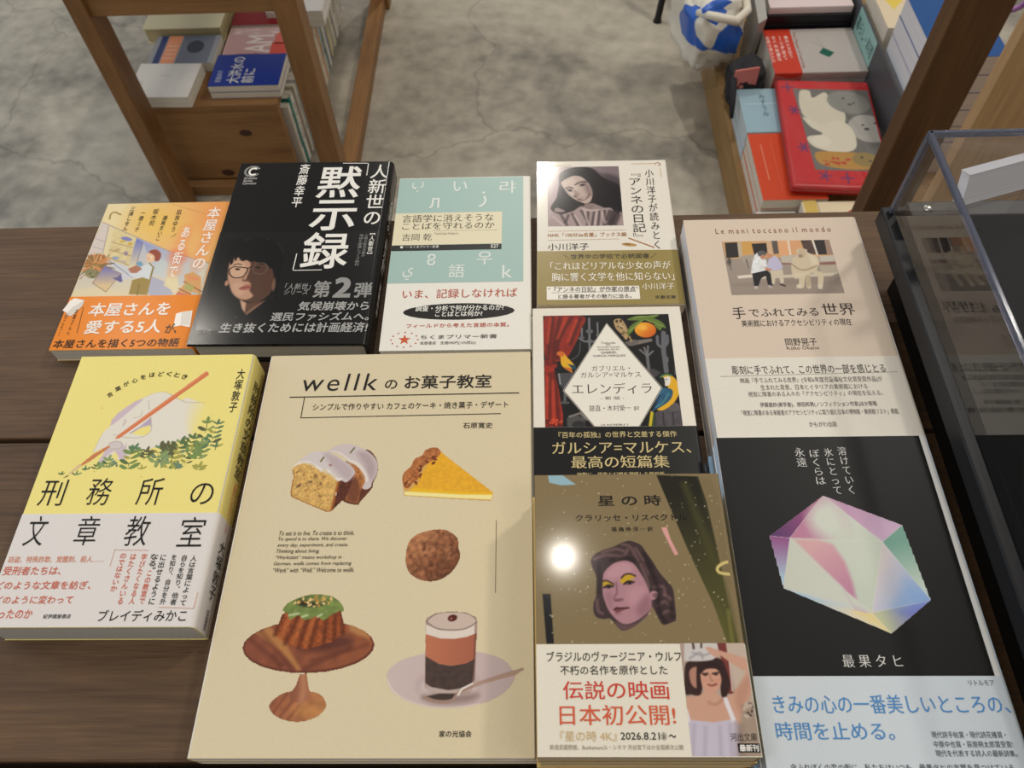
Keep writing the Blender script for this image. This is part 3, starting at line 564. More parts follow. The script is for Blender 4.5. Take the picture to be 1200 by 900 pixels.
for a in range(4):
    t = math.radians(238-90*a); link('leg', tube_mesh('leg', [(.27*math.cos(t), .27*math.sin(t), 0), (.268*math.cos(t), .268*math.sin(t), .012), (.15*math.cos(t), .15*math.sin(t), .44)], [.012, .009, .009], 10), st_, MB)
bm = bmesh.new(); bmesh.ops.create_cone(bm, cap_ends=True, segments=40, radius1=.17, radius2=.17, depth=.03); bmesh.ops.translate(bm, vec=(0, 0, .455), verts=bm.verts); me = bpy.data.meshes.new('seat'); bm.to_mesh(me); bm.free(); link('seat', me, st_, MB)
cl = tag(empty('plastic_clip', (.63, .95, .640)), 'lilac plastic clip with a ring on the edge of the light panel', 'clip'); LI = mat((176, 120, 186), .35)
box('clip_plate', (-.008, -.018, -.012), (.02, -.0125, .012), LI, cl, .001); box('clip_plate', (-.008, .0125, -.012), (.02, .018, .012), LI, cl, .001); box('clip_bridge', (-.008, -.0124, -.012), (-.002, .0124, .012), LI, cl, .001)
link('ring', tube_mesh('ring', [(-.026+.018*math.cos(t), 0, .018*math.sin(t)) for t in np.linspace(0, 6.2832, 33)], .0035, 8), cl, LI)

# ================================================================== the books laid out on the table
INK = (24, 21, 20)
def stack_below(n, name, label, group, w, h, t, x, y, rot, **kw):
    """the copies lying under the top one; labels count up from the table"""
    words = ['lowest', 'second lowest', 'third lowest', 'fourth lowest']
    rnd = random.Random(len(label)+n)
    for i in range(n):
        b = Book(name, label % words[i], w, h, t, x+rnd.uniform(-.0012, .0012), y+rnd.uniform(-.0008, .0008), T+i*(t+.0001), rot+rnd.uniform(-.4, .4), group=group, **kw)
        b.done()

# ---------------------------------------------------------------- cream recipe book with cakes
def recipe_book():
    _GX,_GY,_GA,_GZ,_GW,_GH=-0.09503,0.19065,0.14600,0.01890,182.00000,257.00000
    w, h = _GW/1000, _GH/1000; t = _GZ/2; C = (219, 205, 172)
    stack_below(1, 'recipe_book', 'cream recipe book, %s of two, under the copy with cakes', 'cream recipe books', w, h, t, _GX, _GY, _GA, bind=-1, rgb=C, page=(240, 236, 228), cat='recipe book')
    b = Book('recipe_book', 'large cream recipe book with printed cakes, tart, cookie and layered coffee', w, h, t-.0001, _GX, _GY, T+t+.0001, _GA, bind=-1, rgb=C, rough=.42, r=.003, page=(240, 236, 228), group='cream recipe books', cat='recipe book')
    b.txt('wellk', (-64.4,98.53,-13.38,112.35), INK, -.006, shear=.12, sp=1.2)
    b.txt('の', (-7.81,99.42,0.45,106.75), INK, .008); b.txt('お菓子教室', (5.55,99.17,64.46,110.13), INK, .012)
    b.rule([(-71.4,93.92), (82.88,94.76)], .75, INK); b.rule([(-61.52,93.44), (-61.6,77.62), (70.85,78.74)], .55, INK)
    b.txt('シンプルで作りやすい カフェのケーキ・焼き菓子・デザート', (-54.76,83.18,75.91,88.51), INK, .006)
    b.txt('石原寛史', (46.51,67.87,65.88,72.21), INK, .008)
    for s, bx in (('To eat is to live. To create is to think.', (-62.49,-5.38,-16.59,-2.47)), ('To spend is to share. We discover', (-62.41,-9.33,-20.46,-6.4)), ('every day, experiment, and create.', (-62.04,-13.24,-19.41,-10.34)),
                  ('Thinking about living.', (-62.25,-17.12,-36.12,-14.08)), ('“Werkstatt” means workshop in', (-62.16,-20.96,-22.48,-18.07)), ('German. wellk comes from replacing', (-62.36,-24.77,-16.06,-21.95)), ('“Werk” with “Well.” Welcome to wellk.', (-62.27,-28.54,-13.92,-25.76))):
        b.txt(s, bx, (52, 45, 38), .002, shear=.15)
    b.rule([(69.31,3.1), (69.43,-41.46)], .35, (120, 108, 90)); b.txt('家の光協会', (41.08,-118.38,58.12,-115.19), INK, .012)
    # --- iced loaf cake
    c = Canvas((-68.34,6.46,-0.56,60.74), .4, seed=3)
    c.poly([(-27.64,45.17),(-22.24,49.2),(-14.58,53.24),(-8.91,48.19),(-6.36,40.81),(-6.53,35.18),(-8.42,28.85),(-8.78,25.32),(-14.96,16.48),(-16.84,14.2),(-25.62,16.6),(-30.87,24.41)], (96, 52, 34), smooth=True, tex=(1.2, .25))
    c.poly([(-26.44,44.34),(-21.77,45.09),(-14.86,35.29),(-13.35,31.29),(-15.82,24.23),(-16.21,14.96),(-24.29,17.36),(-26.21,24.36),(-26.47,35.44)], (176, 112, 62), .8, tex=(.9, .25)); c.poly([(-25.98,31.44),(-19.75,33.75),(-15.99,25.8),(-16.57,14.96),(-23.58,17.35)], (104, 58, 42), 2.5, .8)
    c.poly([(-40.32,52.36),(-34.93,56.46),(-28.41,57.79),(-19.98,55.4),(-12.84,50.73),(-8.3,45.72),(-6.5,40.01),(-7.18,34.39),(-9.22,29.65),(-9.62,26.51),(-12.3,24.81),(-14.91,25.79),(-14.18,28.92),(-13.48,32.48),(-16.57,37.72),(-20.67,41.81),(-26.17,45.15),(-31.03,48.91),(-35.7,50.88)], (206, 194, 194), .4, smooth=True)
    c.poly([(-20.95,50.84),(-14.32,50.75),(-9.32,44.92),(-7.58,38.41),(-9.38,31.24),(-12.6,34.46),(-15.56,41.75)], (176, 158, 162), 4, .9, smooth=True, seta=False); c.line([(-37.99,51.49),(-31.87,49.75),(-26.22,45.56),(-20.03,42.62),(-15.03,36.89),(-12.63,31.28)], 2.2, (232, 222, 214), 1.5, .9, True)
    c.line([(-25.38,50.9),(-23.2,54.36)], 1.1, (110, 112, 72), .5)
    c.poly([(-28.88,31.48),(-22.65,33.79),(-20.66,35.36),(-24.57,19.67),(-31.93,10.57),(-33.25,9.82)], (92, 46, 34), .5, tex=(1, .2))
    c.poly([(-61.42,41.55),(-57.47,43.53),(-52.33,43.46),(-46.16,41.34),(-40.49,37.23),(-35.08,34.75),(-30.58,30.71),(-30.87,24.41),(-31.82,15.14),(-32.89,9.82),(-35.35,9.7),(-45.87,14.15),(-59.27,20.23),(-60.23,23.99),(-59.83,34.27),(-61.07,37.49)], (214, 172, 100), .4, tex=(1.0, .14))
    c.line([(-61.2,38.3),(-59.83,34.27),(-60.14,24.38),(-59.03,20.08),(-45.85,14),(-34.64,9.69),(-32.62,10.42),(-31.92,15.91),(-30.58,30.71)], 1.5, (158, 92, 42), 1.0, .9)
    c.dots([(-59.24,40.7),(-42.68,37.25),(-33.11,30.74),(-34.96,12.12),(-56.98,21.61)], 60, .7, [(176, 122, 62), (232, 200, 132), (140, 98, 54), (190, 150, 84)], .8)
    c.dots([(-58.25,39.07),(-42.68,37.25),(-33.84,30.75),(-35.17,13.65),(-56.5,23.16)], 9, 1.5, [(120, 92, 60), (150, 112, 66)], .8, .8)
    c.poly([(-61.2,41.54),(-57.79,45.58),(-51.29,51.43),(-44.03,52.41),(-37.15,50.65),(-29.94,46.02),(-23.49,41.04),(-20.8,36.57),(-22.56,32.99),(-25.79,29.86),(-28.88,31.48),(-30.95,30.71),(-33.52,33.93),(-38.3,37.2),(-40.76,39.25),(-42.73,37.66),(-46.16,41.34),(-50.9,43.69),(-56.78,43.77)], (212, 202, 202), .4, smooth=True)
    c.poly([(-42.38,51.14),(-33.93,48.54),(-23.4,40.23),(-21.93,33.78),(-25.98,31.44),(-32.48,37.12),(-37.59,42.86)], (186, 170, 174), 4, .9, smooth=True, seta=False); c.line([(-60.86,41.7),(-56.83,44.09),(-50.94,44.01),(-44.53,40.1),(-41.38,38.45),(-38.41,38),(-31.87,32.31),(-28.95,32.12)], 1.6, (238, 230, 222), 1.2, .9, True)
    c.line([(-43.74,44.98),(-42.3,47.83)], 1.2, (120, 116, 78), .5); c.poly(el(-37.14,42.2,0.88,-0.01,0.11,-0.81), (160, 112, 112), .8, seta=False)
    b.pic(c)
    # --- tart slice and cookie
    c = Canvas((6.9,13.74,68.86,56.41), .4, seed=5)
    c.poly([(10.57,26),(9.94,33.9),(26.75,53.34),(31.67,52.86),(36.82,47.7),(66.97,22.07),(67.04,18.21),(65.32,16.07),(46.55,17.3),(11.63,20.15)], (214, 168, 92), .4)
    c.poly([(15.58,22.69),(29.36,50.55),(32.99,51.18),(36.84,47.29),(66.85,22.07),(66.66,19.89)], (232, 172, 42), .5, tex=(1.4, .05)); c.poly([(13.26,22.07),(16.57,25.27),(46.34,22.32),(66.98,21.42),(66.66,19.63),(46.43,20.12)], (238, 190, 40), 1.2, .9)
    c.poly([(11.75,23.12),(46.41,20.64),(66.89,20.14),(66.01,16.95),(46.51,18.07),(12.19,20.53)], (246, 234, 160), .7, seta=False); c.line([(12,20.02),(46.55,17.3),(65.32,16.19)], 1.0, (206, 160, 84), .6, .9)
    c.poly([(10.12,28.62),(9.39,33.25),(10.87,37.23),(14.24,40.54),(16.27,45.93),(20.95,48.6),(22.55,52.02),(26.71,54.04),(31.02,53.7),(33.02,50.49),(30.81,46.41),(26.16,43.08),(22.14,39.76),(20.24,32.45),(16.33,28.54),(14.19,25.3),(11.52,25.99)], (166, 98, 52), .4, smooth=True, tex=(1.0, .3))
    for p in (el(12.36,33.61,2.32,-0.94,-0.88,-3.47), el(16.47,39.84,2.66,-0.04,0.19,-2.69), el(20.01,44.52,2.67,-0.04,0.17,-2.44), el(24,48.56,2.68,-0.04,0.16,-2.46), el(29.09,50.96,2.82,-1.17,-0.55,-2.06)): c.poly(p, (196, 128, 76), 3, .55, seta=False)
    c.dots([(11.06,27.3),(15.75,36.49),(29.48,48.48),(33.28,45.7),(21.85,35.08),(17.81,24.61)], 22, 1.1, [(90, 42, 24), (112, 58, 30), (210, 152, 96)], .9)
    b.pic(c)
    c = Canvas((12.66,-36.28,50.92,-0.01), .4, seed=6)
    c.poly([(15.61,-19.88),(16.44,-11.58),(20.03,-6.19),(27.85,-2.98),(36.99,-2.1),(42.85,-4.59),(46.44,-8.26),(47.26,-14.25),(48.46,-18.99),(46.06,-25.97),(40.76,-31.67),(34.26,-34.46),(26.48,-34.06),(19.55,-30.35),(16.74,-25.72)], gradl((22.54,-9.24), (176, 118, 80), (46.26,-30.57), (98, 56, 36)), .5, smooth=True, tex=(1.6, .2))
    c.dots([(17.07,-19.89),(20.16,-8.01),(35.91,-3.31),(45.92,-9.46),(46.94,-20.15),(37.49,-32.78),(21.78,-30.37)], 130, 1.3, [(120, 70, 44), (190, 132, 92), (150, 96, 62), (92, 50, 32)], .5, .9)
    b.pic(c)
    # --- bundt cake on a wooden stand
    c = Canvas((-79.05,-111.7,7.91,-40.17), .4, seed=7)
    c.poly([(-51,-104.33),(-50.95,-100.86),(-46.5,-96.94),(-41.19,-95.2),(-29.98,-95.23),(-24.14,-97.01),(-20.83,-100.95),(-20.82,-104.4),(-24.43,-108.25),(-32.29,-110.78),(-40.6,-110.34),(-47.45,-107.77)], gradl((-51.65,-99.55), (150, 88, 62), (-20.07,-106.55), (184, 126, 78)), .5, smooth=True, tex=(2.5, .1))
    for a in ([(-49.37,-107.34),(-42.77,-96.95)], [(-40.6,-110.34),(-33.06,-99.61)], [(-44.62,-108.2),(-37.84,-98.72)]): c.line(a, 1.6, (112, 62, 44), 1.2, .5)
    c.poly(el(-29.91,-105.24,8.34,-1.36,-0.11,-2.53), (204, 146, 78), 5, .5, seta=False)
    c.poly([(-37.44,-86.11),(-33.19,-86.13),(-31.49,-92.57),(-29.13,-97.87),(-31.97,-100.65),(-35.57,-101.34),(-40.49,-99.59),(-41.37,-96.96),(-38.47,-91.66)], gradx((-41.19,-95.2)[0], (140, 84, 62), (-29.98,-95.23)[0], (168, 108, 78)), .5); c.line([(-35.53,-86.3),(-33.85,-94.34),(-34.32,-100.47)], 3.5, (196, 140, 104), 3, .6)
    c.poly(el(-34.72,-71.22,37.28,1.09,2.69,-14.72), (110, 58, 42), .5)
    c.poly(el(-34.8,-70.66,35.96,1.05,2.51,-13.74), gradl((-70.72,-62.89), (132, 74, 54), (-2.15,-68.01), (150, 86, 56)), .6, tex=(4, .10))
    c.poly([(-65.65,-63.87),(-58.56,-59.88),(-47.04,-70.6),(-36.81,-84.03),(-38.64,-84.48),(-49.32,-74.33)], (188, 132, 76), 2, .8, seta=False); c.poly([(-13.99,-57.43),(-5.82,-60.85),(-0.42,-66.13),(-1.24,-67.54),(-12.33,-63.21)], (186, 134, 82), 2, .8, seta=False)
    for a in ([(-69.02,-66.71),(-48.1,-81.71)], [(-62.9,-62.93),(-42.1,-83.55)], [(-35.46,-83.58),(-11.22,-72.65)], [(-31.38,-79.03),(-1.85,-70.82)], [(-53.8,-76.16),(-49.05,-81.7)]): c.line(a, 2.2, (88, 44, 34), 2.5, .45)
    c.poly([(-40.01,-72.51),(-35.34,-64.99),(-12,-66.06),(-12.29,-71.71),(-28.22,-74.43)], (84, 44, 38), 5, .8, smooth=True, seta=False)
    c.poly([(-54.58,-64.89),(-52.81,-53.3),(-42.03,-46.45),(-28.14,-46.55),(-18.62,-51.55),(-14.46,-63.2),(-21.29,-68.85),(-35.13,-73),(-45.04,-71.08)], (150, 76, 38), .5, tex=(1.2, .2))
    for i in range(7):
        x = 300+i*56; c.line([(-51.98,-52.32), (-54.61,-64.69)] if i == 0 else [(-43.22,-54.83),(-47.97,-69.65)] if i == 1 else [(-37.18,-55.84),(-40.15,-71.57)] if i == 2 else [(-31.71,-56.36),(-33.41,-71.6)] if i == 3 else [(-26.52,-54.93),(-26.4,-70.23)] if i == 4 else [(-21.87,-53),(-20.64,-67.91)] if i == 5 else [(-18.49,-52.53),(-15.9,-64.14)], 2.4, (92, 44, 24), 1.8, .7)
    for a in ([(-47.64,-54.8),(-51.05,-66.8)], [(-40.12,-55.82),(-43.82,-69.68)], [(-34.16,-56.34),(-36.65,-69.24)]): c.line(a, 2.2, (190, 112, 62), 2, .6)
    c.poly([(-52.72,-50.84),(-49.98,-46.4),(-42.56,-42.95),(-34.8,-41.49),(-24.63,-43.07),(-18.61,-47.6),(-17.08,-52.05),(-19.6,-51.55),(-24.2,-53.97),(-28.22,-56.86),(-31.99,-54.41),(-35.7,-55.85),(-39.53,-56.5),(-42.87,-53.85),(-47.41,-56.26),(-49.43,-52.83)], (120, 138, 74), .5, smooth=True, tex=(2, .12))
    c.poly(el(-36.14,-45.99,9.42,-0.06,0.49,-3.38), (78, 86, 48), 1.5, .9); c.poly(el(-38.97,-46.97,5.45,-0.04,0.23,-1.59), (40, 34, 26), 2.5, .9, seta=False); c.poly(el(-34.34,-44.71,5.96,-0.04,0.2,-1.4), (132, 150, 84), 3, .8, seta=False)
    c.dots([(-48.48,-46.41),(-41.6,-42.65),(-28.76,-41.94),(-23.44,-44.58),(-27.87,-48.53),(-39.63,-49.25),(-45.69,-48.42)], 46, .8, [(214, 170, 92), (190, 140, 70), (236, 206, 140)], .9)
    for a in ([(-48.29,-53.82),(-43.02,-52.87)], [(-40.76,-54.84),(-37.95,-53.88)], [(-31.92,-54.89),(-29.67,-53.44)]): c.line(a, 1.2, (204, 214, 172), 1, .8)
    b.pic(c)
    # --- layered coffee on a saucer
    c = Canvas((6.6,-105.17,86.34,-50.73), .4, seed=8)
    c.poly([(10.69,-88.66),(11.76,-83.86),(18.86,-78.63),(31.25,-75.42),(47.17,-73.85),(62.34,-74.99),(74.96,-79.28),(80.39,-86.53),(79.59,-91.27),(73.5,-97.49),(61.41,-102.45),(46.9,-104.32),(33.06,-103.52),(21.4,-100.04),(13.58,-94.97)], gradl((12.38,-81.45), (204, 186, 182), (77.55,-93.61), (196, 176, 176)), .5, smooth=True)
    c.line([(11.02,-89.45),(14.41,-94.97),(21.38,-99.81),(33.05,-103.37),(46.89,-104.17),(61.41,-102.37)], 1.2, (226, 212, 204), .9, .9, True); c.poly(el(44.71,-92.72,17.67,-0.06,0.41,-8.54), (182, 160, 160), 4, .7, seta=False); c.poly(el(44.75,-93.51,15.6,-0.05,0.32,-6.6), (206, 190, 188), 3, .8, seta=False)
    c.poly([(32.28,-97.75),(59.62,-96.67),(58.11,-100.53),(46.79,-102.03),(35.36,-101.23)], (120, 100, 96), 4, .6, smooth=True, seta=False)
    c.poly([(29.97,-58.23),(30.41,-55.65),(35.86,-52.92),(44.47,-52.02),(53.15,-52.77),(58.84,-55.4),(59.79,-58.83),(58.69,-92.77),(56.35,-96.66),(46.59,-97.79),(35.89,-96.6),(32,-93.46)], (176, 150, 140), .4)
    c.poly([(31.33,-76.65),(39.14,-81.15),(45.87,-82.23),(54.15,-80.81),(58.67,-78.4),(57.82,-91.19),(54.64,-94.32),(44.82,-94.91),(35.7,-93.48),(32.09,-91.11)], (74, 58, 54), .5, tex=(1.5, .12)); c.poly([(30.58,-65.02),(38.37,-67.16),(46.89,-67.46),(59.35,-64.34),(58.67,-78.4),(54.16,-80.97),(45.87,-82.23),(39.14,-81.15),(31.35,-77.06)], gradx((31.12,-73.36)[0], (190, 116, 86), (58.94,-73.49)[0], (168, 98, 76)), .5)
    c.poly([(30.22,-59.51),(38.12,-62.53),(46.69,-63),(59.38,-59.25),(59.36,-64.51),(53.65,-66.66),(46.89,-67.63),(39.24,-67.42),(30.74,-64.86)], (224, 212, 202), .5); c.poly(el(44.73,-57.63,13.92,-0.08,0.24,-5.11), (204, 184, 172), .5); c.line([(30.54,-57.8),(35.9,-53.53),(44.49,-52.45),(53.16,-53.2),(59.16,-57.54),(53.47,-61.77),(44.97,-62.74),(36.36,-61.67),(30.54,-57.8)], .7, (130, 112, 104), .5, .9, True)
    c.poly(el(45.34,-56,2.63,0.7,0.57,-1.83), (86, 34, 28), .5, seta=False); c.poly(el(44.67,-56.26,0.58,0.34,0.23,-0.37), (196, 140, 120), .6, seta=False)
    c.poly([(32.36,-92.68),(44.83,-95.22),(57.87,-92.77),(57.28,-95.11),(46.58,-97.41),(33.79,-95.81)], (190, 172, 168), .8, .9); c.poly([(32.07,-98.29),(39.99,-96.61),(49.81,-96.64),(49.09,-98.96),(41.84,-100.63),(33.65,-100.07)], (66, 54, 48), .7); c.line([(31.75,-98.52),(38.58,-100.63),(46.72,-100.49),(50.22,-96.64),(57.87,-92.77),(70.93,-88.48),(84.94,-84.16)], 1.8, (160, 132, 120), .8, 1, True, True)
    c.poly([(57.84,-91.98),(79.15,-85.33),(84.53,-83.35),(85.1,-84.8),(81.63,-87.17),(57.88,-93.16)], (176, 146, 130), .6); c.line([(50.25,-97.42),(52.18,-94.31),(57.83,-91.59)], 1.0, (236, 228, 222), .7)
    c.line([(58.72,-60.1),(58.43,-89.62)], 1.0, (96, 60, 52), .8, .6)
    b.pic(c); b.done()
recipe_book()

# ---------------------------------------------------------------- yellow book with the writing hand
def yellow_book():
    _GX,_GY,_GA,_GZ,_GW,_GH=-0.25564,0.22226,0.00000,0.02500,122.00000,188.00000
    w, h, t = _GW/1000, _GH/1000, _GZ
    b = Book('hardcover_book', 'yellow hardcover with a drawn hand holding a pencil over leaves', w, h, t, _GX, _GY, T, _GA, rgb=(243, 229, 140), rough=.5, r=.003, page=(206, 204, 198), cat='book')
    b.band((-11.35,-24.57)[1], (226, 222, 220))
    c = Canvas((-74.73,-0.94,59.88,84.14), .42, seed=11); YEL = (243, 229, 140)
    c.poly([(-30.36,18.87),(-28.14,32.09),(-25.1,37.2),(-24.13,43.7),(-18.89,51.55),(-10.28,58.14),(-2.2,62.77),(4.58,63.62),(12.16,61.2),(19.12,56.37),(26.44,54.65),(35.36,50.79),(35.18,36.42),(32.43,28.79),(23.23,25.11),(12.66,22.73),(4.7,19.08),(-3.97,18.19),(-6.98,13.04),(-16.63,11.93),(-23.96,10.54),(-24.96,12.02),(-21.76,21.89),(-30.43,17.26)], (232, 226, 214), .5, smooth=True)
    c.poly([(18.8,57.72),(34.77,53.46),(41.11,45.43),(37.47,31.26),(29.59,31.36)], gradl((22.81,45.68), (232, 226, 210), (35.69,44.2), YEL), 6, 1, smooth=True)
    c.poly([(-24.72,37.84),(-23.93,45.01),(-19.07,52.22),(-12.24,56.82),(-7.95,58.11),(-13.88,50.15),(-19.73,42.33)], (206, 186, 200), .6, .9, smooth=True, seta=False); c.poly([(-10.54,31.87),(-4.56,36.93),(0.96,44.01),(2.84,36.83),(-2.29,36.9),(-7.71,31.83)], (186, 170, 196), .6)
    c.poly([(-8.84,31.85),(-4.22,35.64),(1.93,38.14),(3.28,32.97),(0.17,29.82),(-5.16,30.78)], YEL, .5); c.poly([(-24.59,10.79),(-22.9,18.16),(-20.24,24.38),(-12.36,24.29),(-8.02,16.75),(-8.86,11.84),(-11.42,13.09),(-16.36,18.71),(-19.93,15.65),(-22,11.37)], (206, 188, 202), .6, .9, smooth=True)
    c.poly([(-21.93,24.4),(-18.53,26.25),(-13.21,25.3),(-12.42,20.53),(-15.42,19.32),(-19.71,20.61)], (214, 204, 202), .8, smooth=True); c.poly([(-16.36,18.71),(-12.51,14.95),(-13.29,11.89),(-16.98,13.16)], YEL, .6)
    for a in ([(-30.25,18.5),(-28.14,32.09),(-24.13,43.7),(-19.07,52.22),(-10.28,58.14),(-1.13,63.16),(5.75,63.61),(17.8,57.06),(22.85,55.24),(32.1,55.11),(38.08,54.08),(43.4,50.68),(45.45,45.38),(44.53,40.17)], [(-14.92,29.37),(-6.83,28.64),(-0.3,29.45),(3.51,34.25),(0.96,44.01)], [(-21.37,24.39),(-17.9,25.99),(-13.44,24.93),(-13.05,20.79),(-19.14,20.61)], [(-10.91,43.52),(-6.68,44.77),(-6.02,48.72)], [(-1.75,49.98),(-3.86,56.7)], [(-20.72,30.72),(-18.23,31.07)], [(-10.11,24.26),(-9.28,20.49)], [(-15.96,37.08),(-16.29,42.28),(-14.77,40.96),(-15.76,38.37)]):
        c.line(a, .35, (172, 160, 150), .35, .9, True, True)
    c.poly([(29.37,80.31),(31.54,79.57),(32.72,77.44),(-15.76,28.37),(-18.44,27.89),(-17.93,30.05)], (218, 126, 84), .4); c.poly([(29.7,80.44),(31.24,79.85),(-16.34,30.41),(-18.24,29.16)], (232, 148, 106), .5, .8); c.poly([(-36.24,9.09),(-29.8,17),(-21,23.13),(-20.07,21.87),(-28.11,13.28),(-34.31,8.21)], (206, 130, 84), .4)
    c.poly([(-42.2,2.5),(-36.63,10.31),(-33.83,8.45),(-40.22,2.48)], (226, 196, 150), .4); c.poly([(-44.32,-0.11),(-41.32,2.49),(-40.38,1.28),(-43.22,-0.13)], (60, 46, 40), .4)
    greens = [(122, 146, 84), (96, 128, 92), (140, 160, 104), (92, 116, 70), (168, 166, 84), (112, 138, 112), (96, 98, 66)]
    rg = random.Random(4)
    def sprig(base, tip, n, L, col):
        a = np.array(base); d = np.array(tip)-a; q = d/np.linalg.norm(d); p = np.array([-q[1], q[0]]); c.line([tuple(a), tuple(a+d)], .5, (104, 112, 66), .3, 1, False, True)
        for k in range(n):
            f = (k+1)/n; m = a+d*f
            for sd in (-1, 1):
                v = (q*.55+p*sd)*L*(.75+.4*rg.random())*(1.15-.4*f); e = m+v*.55; u = v*.5; nn = np.array([-u[1], u[0]])*.42
                c.poly(el(e[0], e[1], u[0], u[1], nn[0], nn[1], 12), col if rg.random() < .7 else rg.choice(greens), .35)
        m = a+d+q*L*.4; c.poly(el(m[0], m[1], q[0]*L*.5, q[1]*L*.5, p[0]*L*.2, p[1]*L*.2, 12), col, .35)
    for k, (bp, tp, n, L) in enumerate((((40.88,11.29), (39.7,38.94), 5, 7), ((45.31,21.1), (46.65,38.2), 5, 6), ((39.23,8.87), (39.19,23.67), 4, 7), ((22.44,10.27), (25.78,23.83), 4, 8), ((20.4,3.05), (23.14,16.39), 4, 8), ((12.35,6.74), (13.3,20.23), 4, 8), ((4.44,11.69), (5.02,17.84), 3, 6), ((-3.93,2.1), (-4.67,16.71), 4, 8), ((-4.67,16.71), (-3.46,20.42), 2, 6), ((-18.91,4.66), (-18.29,11.94), 3, 6), ((30.31,18.79), (32.73,27.52), 3, 6), ((40.62,2.84), (41.43,6.43), 2, 7), ((26.13,4.19), (26.89,7.8), 2, 5), ((32.12,6.53), (32.88,12.6), 2, 6), ((-25.34,4.13), (-24.78,7.75), 2, 5), ((-31.78,3.59), (-31.79,5.4), 1, 5), ((-36.15,0.04), (-36.17,1.84), 1, 5), ((-45.34,1.33), (-45.43,2.29), 1, 4), ((4.52,3.21), (4.42,5.62), 1, 5), ((-11.07,11.86), (-12.39,10.66), 1, 5), ((14.25,16.5), (18.57,21.41), 3, 7), ((29.27,13.86), (36.7,19.95), 3, 8), ((49.19,18.57), (49.21,21.05), 1, 6), ((9.34,14.09), (16.61,11.56), 2, 8))):
        sprig(bp, tp, n, L*.85, greens[k % len(greens)])
    c.line([(-36.08,30.27),(-37.9,39.96),(-37.41,47.83),(-33.97,51.77)], .5, (250, 240, 190), .5, .8, True, True); c.line([(-10.17,0.97),(-3,2.69),(6.42,0.2)], .5, (250, 240, 190), .5, .8, True, True)
    c.poly(el(-34.2,51.77,0.93,-0.01,0.32,-1.07), (238, 190, 110), 1.5, .8); c.poly(el(6.17,0.33,0.87,-0.01,0.26,-0.96), (238, 190, 110), 1.5, .8)
    b.pic(c)
    arc = (('言', (-31.78,62.12), 38), ('葉', (-27.63,66.85), 32), ('が', (-23.06,70.65), 26), ('心', (-17.91,73.35), 20), ('を', (-12.74,76.06), 14), ('ほ', (-7.04,77.8), 8), ('ど', (-0.93,78.4), 0), ('く', (4.66,78.31), -6), ('と', (10.29,77.52), -10), ('き', (15.99,75.88), -16))
    for ch, p, a in arc:
        co, f = glyphs(ch, .012); co = fit(co, (-1.9, -1.9, 1.9, 1.9)); a = math.radians(a); R = np.array([[math.cos(a), math.sin(a)], [-math.sin(a), math.cos(a)]]); b.add(co@R+np.array(p), f, INK, p[1])
    b.txt('大塚敦子', (51.59,47.09,57.2,81.66), INK, .008, vert=True)
    for ch, bx in (('刑', (-54.49,-19.05,-39.14,-1.21)), ('務', (-24.49,-18.87,-9.9,-0.32)), ('所', (7.24,-19.14,22.21,-0.65)), ('の', (40.66,-18.95,54.74,-4.48)), ('文', (-54.22,-45.32,-42.5,-26)), ('章', (-23.65,-45.09,-10.31,-26.25)), ('教', (6.84,-45.73,20.88,-26.52)), ('室', (39.85,-46.38,54.81,-27.46))):
        b.txt(ch, bx, INK, -.006)
    OR = (206, 100, 74)
    b.txt('窃盗、特殊詐欺、覚醒剤、殺人……', (-59.2,-55.78,-1.37,-51.74), (214, 140, 112), .008)
    b.txt('受刑者たちは、', (-59.66,-63.42,-24.89,-58), OR, .01); b.txt('どのような文章を紡ぎ、', (-60.7,-72.05,-4.31,-66.95), OR, .01)
    b.txt('どのように変わって', (-58.09,-80.53,-12.38,-75.67), OR, .01); b.txt('いったのか', (-58.34,-88.82,-33.36,-83.63), OR, .01)
    b.txt('紀伊國屋書店', (-26.5,-88.93,-10.61,-86.47), (60, 56, 54), .014)
    for s, bx, col in (('人は言葉によって', (50.24,-81.78,54.22,-52), INK), ('自らを知り、他者', (44.6,-81.43,48.38,-51.61), INK), ('を知り、自分を外', (38.65,-81.18,42.1,-51.33), INK), ('に出せるように', (31.96,-81.16,35.63,-51.29), INK), ('なる。', (26.06,-60.18,30.97,-50.78), INK), ('この教室で', (26.33,-80.76,29.92,-61.11), OR), ('学びたくなる人', (20.62,-80.89,24.03,-50.63), OR), ('はたくさんいる', (13.91,-80.87,17.42,-50.58), OR), ('のではないか', (7.74,-73.32,11.51,-50.43), OR)):
        b.txt(s, bx, col, .012, vert=True)
    b.rule([(3.4,-58.16), (3.37,-48.06), (23.82,-48.55)], .3, (214, 150, 130)); b.rule([(59.35,-74.09), (59.04,-83.44), (38.91,-82.69)], .3, (214, 150, 130))
    b.txt('ブレイディみかこ', (5.12,-90.9,56.03,-84.09), INK, .006)
    b.spine_txt('刑務所の文章教室', (6, 5, 17, 78), (50, 44, 36), .004); b.spine_txt('言葉が心をほどくとき', (9, -32, 14, 2), OR, lift=.0011); b.spine_txt('大塚敦子', (7, -74, 16, -38), INK, .004, .0011); b.spine_txt('紀伊國屋書店', (9.5, -92, 13.5, -80), INK, .004, .0011)
    b.done()
yellow_book()

